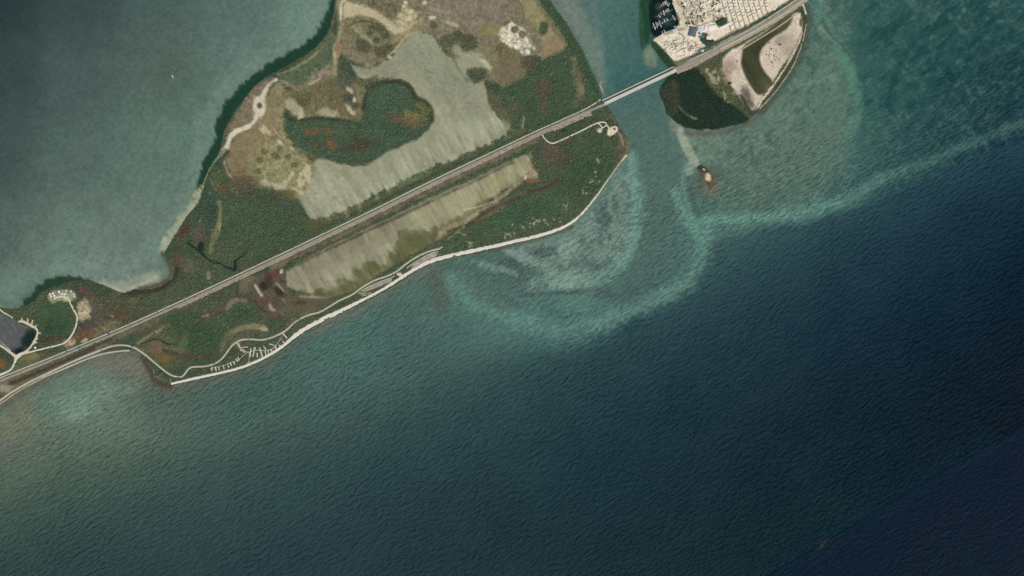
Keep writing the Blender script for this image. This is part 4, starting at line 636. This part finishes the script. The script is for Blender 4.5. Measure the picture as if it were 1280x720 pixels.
# growth keeps clear of everything laid on the ground
main_side = (D_main > -3).astype(np.float32); east_side = ((D_east > -3) | (D_islet > -3)).astype(np.float32)
thick = (VEG > .45).astype(np.float32)
canopy('mangrove_canopy', main_side*thick, 1.75, 2.3, 4.0, 'dense low green mangrove canopy covering the long island', .95, 1.2, 3)
canopy('mangrove_canopy', east_side*thick, 1.6, 2.3, 4.2, 'dark green mangrove canopy on the small eastern key', 1, 1.2, 4)
canopy('mangrove_crowns', main_side*thick, 4.6, 3.4, 6.4, 'larger bushy mangrove crowns rising above the low canopy', .34, 1.2, 6)
canopy('scrub', main_side*(1-thick), 2.6, 1.1, 2.2, 'sparse olive scrub dotted over the pale flats of the long island', .35, .8, 5)
# ------------------------------------------------------------------ things
M_WHITE = mat_flat('white_paint', (236,234,228), .5, .04, .4); M_CREAM = mat_flat('cream_panel', (222,214,196), .6, .06, .4); M_GREY = mat_flat('grey_panel', (168,168,164), .6, .08, .4)
M_GLASS = mat_flat('dark_glass', (40,46,52), .15, .1, .5); M_RUB = mat_flat('rubber', (36,36,36), .9, .1, 1); M_CONC = mat_flat('bridge_concrete', (204,200,188), .9, .08, .04)
M_OLDC = mat_flat('old_concrete', (192,186,170), .95, .15, .06); M_TEAL = mat_flat('green_metal_roof', (84,104,102), .6, .12, .2); M_WALL = mat_flat('stucco', (210,202,188), .9, .06, .3)
M_WOOD = mat_flat('grey_timber', (128,122,112), .9, .2, .3); M_BARK = mat_flat('bark', (96,84,70), .95, .2, .6); M_POOL = mat_flat('pool_water', (98,156,196), .1, .06, .15)
M_PALER = mat_flat('light_metal_roof', (206,206,204), .5, .06, .2); M_LEAF = mat_flat('dark_leaves', (62,84,58), .9, .3, .3); M_LEAF2 = mat_flat('dusky_leaves', (76,78,62), .9, .3, .3); M_AWN = mat_flat('awning', (120,132,140), .8, .1, .4)
M_BLUE = mat_flat('blue_canvas', (84,108,140), .8, .1, .4); M_SMEAR = mat_flat('red_smear', (50,40,42), 1, .25, .05); M_STONE = mat_flat('pale_stone', (190,184,166), .95, .15, .2)
CARP = [mat_flat('car_paint', c, .3, .03, .4) for c in ((232,232,230),(60,64,72),(150,60,54),(176,180,184))]
# bridges: decks on bents across the channel
def bridge(name, a, b, wd, ztop, thick, npier, label, mdeck, rail, group):
    A, B_ = W(*a), W(*b); d = B_-A; Ln = d.length; ang = math.atan2(d.y, d.x); r = empty(name, (A.x, A.y, 0), ang); tag(r, label, 'bridge', group)
    m = MB().box(0, Ln, -wd/2, wd/2, ztop-thick, ztop); m.build('deck', mdeck, r)
    for s in (-1, 1):
        y = s*(wd/2-.25); q = MB().box(0, Ln, y-.24, y+.24, ztop+.002, ztop+rail, .0, .06); q.build('parapet', M_CONC, r)
        g = MB().box(0, Ln, s*wd*.3-.5, s*wd*.3+.5, ztop-thick-.9, ztop-thick-.002); g.build('girder', M_OLDC, r)
    proto = None
    for k in range(npier):
        x = Ln*(k+.5)/npier
        if proto is None:
            p = MB(); p.box(-.7, .7, -wd*.46, wd*.46, ztop-thick-1.7, ztop-thick-.91)
            for s in (-.34, 0, .34): p.tube((0, s*wd, -5), (0, s*wd, ztop-thick-1.71), .6, .55, 8)
            proto = p.build('pier', M_OLDC, r); proto.location = (x, 0, 0)
        else:
            c = proto.copy(); COL.objects.link(c); c.location = (x, 0, 0)
    if mdeck is M_CONC:
        for y in (-.18, .18):
            m = MB()
            for k in range(int(Ln/12)): m.box(k*12+1, k*12+(12 if y > 0 else 7), y-.07, y+.07, ztop+.004, ztop+.012)
            tag(m.build('lane_marking', M_LINE, r), kind='stuff')
    return r
bridge('road_bridge', (756.0,129.8), (845.5,87.8), 13.0, 3.8, .9, 16, 'wide pale concrete highway bridge crossing the channel between the two keys', M_CONC, .9, None)
bridge('footbridge', (752.6,125.8), (843.2,83.2), 5.0, 2.6, .7, 22, 'narrow old bridge running close beside the wide highway bridge', M_OLDC, 1.0, None)
# vehicles, trailers and boats -------------------------------------------------
def make_rv(kind):
    r = empty('travel_trailer' if kind < 2 else 'motorhome', (0, 0, 0)); ln = (8.4, 10.2, 10.8)[kind]; h = (2.9, 3.5, 3.4)[kind]; bm_ = (M_WHITE, M_CREAM, M_WHITE)[kind]
    b = MB().box(-ln/2, ln/2, -1.25, 1.25, .75, h-.35).box(-ln/2, ln/2, -1.25, 1.25, h-.349, h, .35, .2); b.build('body', bm_, r)
    for x in (-ln*.22, ln*.2): MB().box(x-.45, x+.45, -.42, .42, h+.002, h+.32, .1, .1).build('roof_unit', M_GREY, r)
    aw = MB().add([(-ln*.3,-1.26,h-.5),(ln*.25,-1.26,h-.5),(ln*.25,-3.6,h-.95),(-ln*.3,-3.6,h-.95),(-ln*.3,-1.26,h-.56),(ln*.25,-1.26,h-.56),(ln*.25,-3.6,h-1.01),(-ln*.3,-3.6,h-1.01)], [(0,3,2,1),(4,5,6,7),(0,1,5,4),(1,2,6,5),(2,3,7,6),(3,0,4,7)]); aw.build('awning', M_CREAM if kind else M_WHITE, r)
    wh = MB().tube((0, -.12, 0), (0, .12, 0), .4, .4, 8).mesh('wheel'); wi = MB().box(-.5, .5, 0, .02, 1.6, 2.3).mesh('window')
    for y in (-1.1, 1.1):
        for x in ((0,) if kind < 2 else (-ln*.3, ln*.33)): link('wheel', wh, M_RUB, r).location = (x, y, .4)
    if kind == 2: MB().box(ln/2-.01, ln/2+.03, -1.05, 1.05, 1.6, 2.6).build('windscreen', M_GLASS, r)
    for x in (-ln*.3, ln*.3): link('window', wi, M_GLASS, r).location = (x, 1.252, 0)
    if kind < 2: MB().add([(ln/2,-.5,.6),(ln/2,.5,.6),(ln/2+1.3,0,.6),(ln/2,-.5,.72),(ln/2,.5,.72),(ln/2+1.3,0,.72)], [(0,2,1),(3,4,5),(0,1,4,3),(1,2,5,4),(2,0,3,5)]).build('hitch', M_RUB, r)
    return r
def make_car(pm):
    r = empty('parked_car', (0, 0, 0)); MB().box(-2.3, 2.3, -.9, .9, .35, .95, .12, .06).build('body', pm, r); MB().box(-1.3, 1.0, -.82, .82, .952, 1.5, .45, .12).build('cabin', M_GLASS, r)
    MB().box(-.85, .55, -.66, .66, 1.502, 1.54).build('roof', pm, r)
    for x in (-1.4, 1.4):
        for y in (-.82, .82): MB().tube((x, y-.1, .34), (x, y+.1, .34), .34, .34, 8).build('wheel', M_RUB, r)
    return r
def make_boat(ln, bw, kind):
    r = empty('sailboat' if kind == 'sail' else 'motorboat' if kind == 'motor' else 'dinghy', (0, 0, 0)); st_ = [(-.5,.72),(-.25,.95),(0,1),(.22,.82),(.38,.5),(.5,.04)]; V = []; F = []
    for t, k in st_:
        V += [(t*ln*.97, 0, -.5), (t*ln, -bw/2*k*.8, .1), (t*ln, -bw/2*k, .9+.25*max(0, t)), (t*ln, bw/2*k, .9+.25*max(0, t)), (t*ln, bw/2*k*.8, .1)]
    for i in range(len(st_)-1):
        a = 5*i
        for u, v in ((0,1),(1,2),(3,4),(4,0)): F.append((a+u, a+5+u, a+5+v, a+v))
    F += [(0,1,2,3,4)]; MB().add(V, F).build('hull', M_WHITE, r)
    dv = []; df = []
    for t, k in st_: dv += [(t*ln, -bw/2*k*.97, .86+.25*max(0, t)), (t*ln, bw/2*k*.97, .86+.25*max(0, t))]
    for i in range(len(st_)-1): df.append((2*i, 2*i+2, 2*i+3, 2*i+1))
    MB().add(dv, df).build('boat_deck', M_CREAM if kind != 'dinghy' else M_GREY, r)
    if kind == 'motor':
        MB().box(-.18*ln, .2*ln, -bw*.3, bw*.3, .9, 2.0, .4, .15).build('cabin', M_WHITE, r); MB().box(.02*ln, .14*ln, -bw*.26, bw*.26, 2.002, 2.1, .05, .05).build('windscreen', M_GLASS, r); MB().box(-.3*ln, -.08*ln, -bw*.3, bw*.3, 2.3, 2.38).build('canopy', M_BLUE, r); MB().box(-.53*ln, -.48*ln, -.35, .35, .1, 1.3).build('engine', M_RUB, r)
    if kind == 'sail':
        MB().box(-.15*ln, .22*ln, -bw*.25, bw*.25, .9, 1.5, .3, .12).build('cabin', M_WHITE, r); MB().tube((.08*ln, 0, .9), (.08*ln, 0, 13), .09, .06).build('mast', M_GREY, r); MB().tube((.08*ln, 0, 2.1), (-.4*ln, 0, 2.1), .07, .07).build('boom', M_GREY, r); MB().tube((.05*ln, 0, 2.3), (-.38*ln, 0, 2.3), .28, .18).build('furled_sail', M_WHITE, r)
    return r
RVS = [make_rv(k) for k in range(3)]; used = [False]*3
rp = random.Random(21); taken = []
def put_rv(x, y, ang, label, group):
    for q in taken:
        if (q[0]-x)**2+(q[1]-y)**2 < 1.9**2: return
    taken.append((x, y)); k = rp.choice((0, 0, 1, 1, 2)); z = up(zz, np.array([x]), np.array([y]), 1.0)[0]
    o = RVS[k] if not used[k] else copy_tree(RVS[k], None, 0); o.location = W(x, y, z); o.rotation_euler = (0, 0, ang); used[k] = True
    nm = ('short white travel trailer', 'long cream travel trailer', 'white motorhome with a glass front')[k]; tag(o, nm+' '+label, 'motorhome' if k == 2 else 'trailer', group)
    o.name = 'motorhome' if k == 2 else 'travel_trailer'
ORD = ['first','second','third','fourth','fifth','sixth','seventh','eighth','ninth']
ux, uy = .316, .949                          # the lanes run this way
for k in range(9):
    for s in (-1, 1):
        y = .8
        y = 1.5 if s > 0 else .8
        while y < 46:
            xc = 901.4+6.6*k+y*.333+s*2.0; ylim = 47.5-(xc-898)*.585
            if y < ylim-2 and not (xc < 911 and y > 18) and rp.random() < .62:
                put_rv(xc+rp.uniform(-.2, .2), y, math.atan2(ux, uy)+(math.pi if s < 0 else 0)+rp.uniform(-.06, .06)-.1, 'on the %s side of the %s striped lane' % ('left' if s < 0 else 'right', ORD[k]), 'trailers along the %s striped lane' % ORD[k])
            y += rp.uniform(3.0, 4.6)
for k in range(7):
    x = 852+rp.uniform(0, 2)
    while x < 897:
        y = 31-5.0*k-(x-850)*.40
        if 1.2 < y and x > 848+y*.35+3 and not (y > 22 and x > 876) and not (x > 892 and y > 17) and not (858 < x < 872 and y > 27) and rp.random() < .66:
            put_rv(x, y+rp.uniform(-.4, .4), 1.15+rp.uniform(-.12, .12)+(math.pi if rp.random() < .5 else 0), 'in row %s of the crowded western campground' % ('one','two','three','four','five','six','seven')[k], 'trailers in row %s of the western campground' % ('one','two','three','four','five','six','seven')[k])
        x += rp.uniform(2.7, 3.6)
for x, y, a in ((843,52,.5),(846.5,50.5,.5),(850,49,.5),(852,58,.9),(855,57,.9),(836,58,.6),(839,60.5,.6),(842,63,.6),(846,66,.6),(850,64,.6),(853,62,.6),(857,61,.4),(860,51,1.2),(861,55,1.2),(833,53,.5),(846,59,.5)):
    put_rv(x, y, a, 'on the pale plot between the marina and the highway', 'trailers on the plot south of the marina')
k_ = 0
while k_ < 34:
    x, y = rp.uniform(818, 868), rp.uniform(44, 74)
    if up(D_east, np.array([x]), np.array([y]), 1.0)[0] < 4 or VEG[int(y)-Y0, int(x)-X0] > .05 or y > 79-(x-838)*.42 or x < 828 or (840 < x < 873 and y < 47): k_ += .2; continue
    put_rv(x, y, rp.choice((.45, 2.0))+rp.uniform(-.1, .1), 'on the pale plot between the marina and the highway', 'trailers on the plot south of the marina'); k_ += 1
cars = [make_car(m) for m in CARP]; cu = [False]*4
def put_car(x, y, z, a, k, label, group=None):
    o = cars[k] if not cu[k] else copy_tree(cars[k], None, 0); cu[k] = True; o.location = W(x, y, z); o.rotation_euler = (0, 0, a); tag(o, label, 'car', group)
CN = ('white','dark grey','red','silver'); ZK = float(up(zz, np.array([874.]), np.array([60.]), 1.0)[0])
for i in range(22):
    k = rp.choice((0, 0, 1, 3, 2)); row = i//8; x = 866.5+(i % 8)*1.75+row*.5; y = 58.4+row*2.7-(i % 8)*.5
    put_car(x, y, ZK, 1.2+rp.uniform(-.06, .06), k, CN[k]+' car parked in the gravel lot beside the highway', CN[k]+' cars in the gravel lot')
RA = math.atan2(.43, .9)
put_car(891, 60.8, 2.62, RA, 1, 'dark grey car driving on the highway below the pool'); put_car(707.4, 154.6, 3.5, RA, 0, 'white car beside the highway near the start of the limestone track')
put_car(371.6, 312.9, 2.62, RA, 0, 'white car on the highway between the two milky lagoons'); put_car(285, 354.6, 2.62, RA, 3, 'silver car on the highway near the dark tide creek'); put_car(297.5, 430.5, 2.4, .4, 3, 'silver car parked at the entrance apron of the beach campground')
# boats and docks of the eastern marina
def dock(a, b, wd, label, group=None, npile=5):
    A, B_ = W(*a), W(*b); d = B_-A; Ln = d.length; r = empty('dock', (A.x, A.y, 0), math.atan2(d.y, d.x)); tag(r, label, 'dock', group)
    MB().box(0, Ln, -wd/2, wd/2, .7, 1.0).build('dock_deck', M_WOOD, r)
    for k in range(npile):
        for s in (-1, 1): x = Ln*(k+.4)/npile; MB().tube((x, s*(wd/2+.2), -3), (x, s*(wd/2+.2), 1.9), .18, .16).build('pile', M_WOOD, r)
dock((838,3.5), (821,10.5), 1.6, 'uppermost timber dock of the dark marina basin'); dock((841,12), (819,21.5), 1.6, 'middle timber dock of the dark marina basin'); dock((848,20.5), (815,34.5), 1.8, 'longest and lowest timber dock of the dark marina basin')
MBOAT = [make_boat(13, 4.2, 'motor'), make_boat(9.5, 3.4, 'motor'), make_boat(13.5, 4.0, 'sail')]; bu = [False]*3
def put_boat(x, y, a, k, label, group=None):
    o = MBOAT[k] if not bu[k] else copy_tree(MBOAT[k], None, 0); bu[k] = True; o.location = W(x, y, 0); o.rotation_euler = (0, 0, a); tag(o, label, 'boat', group); o.name = 'sailboat' if k == 2 else 'motorboat'
BK = ('large white cabin motorboat', 'small white motorboat', 'white sailboat with its mast up')
for nm, lst in (('uppermost', ((829,4.4),(831.4,3.8),(833,2.4),(836.2,5),(834.4,6.3),(826.5,6.2))), ('middle', ((826.2,16.2),(830,17.2),(832,14.2),(833.7,13.4),(835.6,12.4),(824.3,20.2),(829.5,14.6))), ('longest', ((816.8,30.6),(818.7,35.2),(820.3,29.6),(822.6,30.2),(824.3,27.4),(827.8,28.4),(830.8,26.2),(834,24.6),(826.0,32.2),(841.4,21.0),(843.2,23.6),(821.4,33.8)))):
    for x, y in lst:
        k = rp.choice((0, 0, 1, 2)); put_boat(x, y, math.atan2(-.9, .36)+rp.uniform(-.1, .1)+(math.pi if rp.random() < .4 else 0), k, BK[k]+' moored at the %s dock of the dark marina' % nm, 'boats at the %s marina dock' % nm)
put_boat(828, 41, -1.1, 1, 'small motorboat tied to the marina shore, left of its neighbour'); put_boat(831, 39.6, -1.1, 0, 'cabin motorboat tied to the marina shore above the pale sand plot'); put_boat(843.4, 33, .5, 1, 'small white boat at the marina quay beside the white roofed house')
for i, (x, y) in enumerate(((-.5,427.4),(3.6,429.8),(6.8,432.2),(9.6,434.8),(12.6,437.2))):
    put_boat(x, y, 2.5, 0 if i % 2 else 1, BK[0 if i % 2 else 1]+' along the pale quay of the western basin', 'boats along the western basin quay')
sb = make_boat(11.5, 3.6, 'sail'); sb.location = W(215.4, 95.2); sb.rotation_euler = (0, 0, 2.1); tag(sb, 'lone white sailboat out on the grey green bay', 'boat')
dg = make_boat(6.4, 2.6, 'dinghy'); dg.location = W(216.6, 97.9); dg.rotation_euler = (0, 0, 1.7); tag(dg, 'small white dinghy trailing just behind the lone sailboat', 'boat')
mb = make_boat(9, 3.0, 'motor'); mb.location = W(87.4, 521.2); mb.rotation_euler = (0, 0, 1.55); tag(mb, 'white motorboat anchored over the pale turquoise shoal by the western beach', 'boat')
# buildings
def building(x, y, wx_, wy, rot, h, rise, mroof, label, cat='building', name='building', z0=None, vents=2):
    z = float(up(zz, np.array([x]), np.array([y]), 1.0)[0]) if z0 is None else z0; r = empty(name, W(x, y, z), rot); tag(r, label, cat); a, b = wx_*PX/2, wy*PX/2
    MB().box(-a, a, -b, b, -.5, h).build('wall', M_WALL, r)
    o = .6; rd = max(0, a-b)+.4 if a >= b else .4; rb_ = .4 if a >= b else b-a+.4
    V = [(-a-o,-b-o,h+.003),(a+o,-b-o,h+.003),(a+o,b+o,h+.003),(-a-o,b+o,h+.003),(-a-o,-b-o,h+.3),(a+o,-b-o,h+.3),(a+o,b+o,h+.3),(-a-o,b+o,h+.3),(-rd,-rb_,h+rise),(rd,-rb_,h+rise),(rd,rb_,h+rise),(-rd,rb_,h+rise)]
    ro = MB().add(V, [(0,3,2,1),(0,1,5,4),(1,2,6,5),(2,3,7,6),(3,0,4,7),(4,5,9,8),(5,6,10,9),(6,7,11,10),(7,4,8,11),(8,9,10,11)]).build('roof', mroof, r)
    for k in range(vents): xx = (-.4+.8*k/max(1, vents-1))*rd if a >= b else 0; yy = 0 if a >= b else (-.4+.8*k/max(1, vents-1))*rb_; MB().box(xx-.6, xx+.6, yy-.6, yy+.6, h+rise-.2, h+rise+.7).build('roof_vent', M_GREY, ro)
    n = max(1, int(a/2.2))
    for k in range(n):
        xx = -a+(k+.5)*2*a/n
        for s in (-1, 1): MB().box(xx-.6, xx+.6, s*(b+.02)-.03, s*(b+.02)+.03, 1.0, 2.2).build('window', M_GLASS, r)
    MB().box(a, a+.05, -.5, .5, -.1, 2.1).build('door', M_WOOD, r); return r
building(866, 40, 9.0, 11.5, R(-14), 4.5, 2.6, M_TEAL, 'large low hall with a dull green roof left of the pool'); building(875.2, 36, 5.4, 7.4, R(-4), 3.6, 1.0, M_PALER, 'pale grey roofed building between the green roofed hall and the pool')
building(882, 35.6, 2.8, 5.4, R(-6), 3.4, .9, M_WHITE, 'narrow white roofed building second from the right above the pool'); building(890.6, 34, 10.4, 4.8, R(8), 3.8, 1.1, M_WHITE, 'long bright white roofed building beside the dark garden trees')
building(885.8, 47.3, 4.8, 4.0, R(-6), 3.4, .8, M_WHITE, 'square white roofed building directly right of the pool'); building(906, 32.6, 13, 2.4, R(26), 3.2, .7, M_WHITE, 'long thin white roofed shed slanting below the garden trees')
building(844, 39.2, 6.2, 5.6, R(22), 3.4, 1.2, M_PALER, 'pale roofed building at the lower corner of the dark marina'); building(878, 63.5, 3.2, 2.2, R(25), 3, .8, M_PALER, 'small grey roofed kiosk in the gravel lot beside the highway')
building(748.6, 163.6, 2.6, 2.8, R(30), 3, .6, M_PALER, 'small grey roofed shed at the end of the north point track', z0=1.5)
building(44.2, 434.6, 1.9, 2.2, R(10), 3, .9, M_WHITE, 'lone white hut right of the western basin', vents=1)
cab = (('leftmost of the upper cabins on the arc', 62.6,367.6), ('second cabin from the left on the arc', 66.2,366.8), ('lower left cabin on the arc', 64,370.4), ('small cabin just inside the left end of the arc', 68,369.6), ('upper cabin in the middle of the arc', 73.6,364.6), ('middle cabin directly on the arc road', 78,367.2), ('cabin just right of the middle of the arc', 81.5,367.4), ('topmost cabin of the arc', 83,363.4), ('upper right cabin of the arc', 89,364.4), ('right cabin of the arc', 92,367.6), ('rightmost cabin at the end of the arc', 93.4,370.6))
for nm, x, y in cab: building(x, y, 1.9, 2.3, rp.uniform(-.3, .3), 2.8, .9, M_WHITE if x < 83 else M_PALER, 'white roofed %s in the western resort' % nm if x < 83 else 'pale roofed %s in the western resort' % nm, 'cabin', 'cabin', vents=1)
# swimming pool
r = empty('swimming_pool', W(878.3, 44.4, float(up(zz, np.array([878.]), np.array([44.]), 1.0)[0]))); tag(r, 'bright blue swimming pool with a pale rim in the campground centre', 'pool')
def ring(a, b, z, n=20): return [(a*math.cos(2*math.pi*i/n)*(1-.12*math.sin(4*math.pi*i/n)), b*math.sin(2*math.pi*i/n), z) for i in range(n)]
n = 20; V = ring(9.2, 12.4, .02)+ring(9.2, 12.4, .35)+ring(7.6, 10.8, .35)+ring(7.6, 10.8, .02); F = []
for k in range(3): F += [(k*n+i, k*n+(i+1) % n, (k+1)*n+(i+1) % n, (k+1)*n+i) for i in range(n)]
MB().add(V, F).build('coping', M_STONE, r); MB().add(ring(7.62, 10.82, .2), [tuple(range(n))]).build('water', M_POOL, r)
# sea walls by the old landing
for pts_, lb in (([(191.4,457),(191.9,463),(193.6,471)], 'thin pale stone wall running down the west side of the beach corner'), ([(195.4,471),(200,471),(199.6,465)], 'short L shaped stone wall beside the beach corner'), ([(213.4,473.6),(213.6,478)], 'short stone wall at the tip where the beach begins')):
    r = empty('sea_wall', W(*pts_[0])); tag(r, lb, 'wall')
    for a, b in zip(pts_[:-1], pts_[1:]):
        A, B_ = W(*a)-r.location, W(*b)-r.location; d = B_-A; nn = max(2, int(d.length/3))
        for k in range(nn):
            p = A+d*((k+.5)/nn); o = MB().box(-1.4, 1.4, -.95, .95, -1, 1.7+rp.uniform(-.15, .15), .15, .15).build('stone', M_STONE, r); o.location = p; o.rotation_euler = (0, 0, math.atan2(d.y, d.x)+rp.uniform(-.12, .12))
# reddish mosaic artifact far out, modelled as low floating clumps
r = np.random.RandomState(4); m = MB()
for i in range(90):
    t = r.normal(0, 1); x = t*12+r.normal(0, 4); y = t*4+r.normal(0, 4); s = r.uniform(1.0, 2.8); m.add([(x+v[0]*s*r.uniform(.7, 1.3), y+v[1]*s*r.uniform(.7, 1.3), v[2]*.15+.02) for v in IV], [tuple(f) for f in IF_])
o = m.build('artifact_smear', M_SMEAR); o.location = W(1028, 681); o.rotation_euler = (0, 0, R(28)); tag(o, 'reddish artifact smear on the dark deep water', 'artifact')
# single trees and shrubs
def make_tree(name, h, cr, mleaf, seed):
    r_ = random.Random(seed); t = empty(name, (0, 0, 0)); tk = MB().tube((0, 0, -.3), (.15, .1, h*.55), .28, .16)
    limbs = []
    for k in range(4):
        a = k*1.57+r_.uniform(-.4, .4); e = (math.cos(a)*cr*.55, math.sin(a)*cr*.55, h*.72); tk.tube((.1, .05, h*.4), e, .13, .05, 5); limbs.append(e)
    tk.build('trunk', M_BARK, t); c = MB()
    for k in range(26):
        a = r_.uniform(0, 6.28); q = cr*math.sqrt(r_.random()); z = h*.62+r_.uniform(-.1, .38)*h*(1-.5*(q/cr)**2); s = r_.uniform(.55, 1.05)*cr*.34
        c.add([(math.cos(a)*q+v[0]*s*r_.uniform(.6, 1.4), math.sin(a)*q+v[1]*s*r_.uniform(.6, 1.4), z+v[2]*s*.6*r_.uniform(.6, 1.4)) for v in IV], [tuple(f) for f in IF_])
    c.build('crown', mleaf, t); return t
TR = [make_tree('broadleaf_tree', 6.5, 3.4, M_LEAF, 1), make_tree('broadleaf_tree', 5.0, 2.7, M_LEAF, 2), make_tree('shrub', 2.6, 2.2, M_LEAF2, 3), make_tree('shrub', 2.0, 1.6, M_LEAF2, 4)]; tu = [False]*4
def put_tree(x, y, k, label, cat, group, s=1.):
    o = TR[k] if not tu[k] else copy_tree(TR[k], None, 0); tu[k] = True; o.location = W(x, y, float(up(zz, np.array([x]), np.array([y]), 1.0)[0])); o.rotation_euler = (0, 0, rp.uniform(0, 6.28)); o.scale = (s, s, s); tag(o, label, cat, group)
def free(x, y, d=1.5): return all((q[0]-x)**2+(q[1]-y)**2 > d*d for q in taken)
n = 0
while n < 62:
    x, y = rp.uniform(848, 900), rp.uniform(1, 33)
    if x < 848+y*.35+2 or not free(x, y) or y > 33-(x-850)*.25: continue
    put_tree(x, y, rp.choice((0, 1, 1)), 'dark green tree among the trailers of the crowded western campground', 'tree', 'trees in the western campground', rp.uniform(.6, 1.0)); n += 1
for k in range(9):
    for y in (4, 9, 15, 20, 26, 32, 38):
        xc = 901+6.6*k+y*.333
        if y < 46-(xc-898)*.6 and rp.random() < .6 and not (xc < 911 and y > 16): put_tree(xc+rp.uniform(-.3, .3), y+rp.uniform(-1, 1), 1, 'dark green tree beside a striped lane of the eastern campground', 'tree', 'trees along the striped lanes', rp.uniform(.45, .75))
for i in range(16): put_tree(895+rp.uniform(0, 13), 24+rp.uniform(-1, 7), 0, 'large dark tree in the garden above the white shed', 'tree', 'garden trees above the white shed', rp.uniform(.9, 1.3))
for x, y in ((874,42),(874.2,46),(876,50.5),(881.5,49.5),(883.5,52),(887,52.5),(891,51),(880,54.5),(884,55.5),(889,54),(858.5,30),(862,29.5),(866,30)): put_tree(x, y, 0, 'dark tree in the green border around the blue pool' if y > 40 else 'dark tree above the green roofed hall', 'tree', 'trees around the pool' if y > 40 else 'trees above the green hall', rp.uniform(.8, 1.1))
n = 0
while n < 46:
    x, y = rp.gauss(964, 5.5), rp.gauss(69, 8)
    if (x-949) < 6+(66-y)*.1 or x > 985-(y-60)*.6: continue
    put_tree(x, y, rp.choice((2, 3, 3)), 'small dark shrub on the pale salt flat beside the green pond', 'shrub', 'shrubs on the pale salt flat', rp.uniform(.6, 1.1)); n += 1
put_tree(975.5, 56, 2, 'largest dark shrub at the upper end of the salt flat shrubs', 'shrub', None, 1.5); put_tree(912, 104, 0, 'dark tree alone at the lower edge of the pinkish flat', 'tree', None, 1.2); put_tree(921.5, 76.5, 2, 'lone dark shrub on the pinkish flat left of the green pond', 'shrub', None, 1.0)
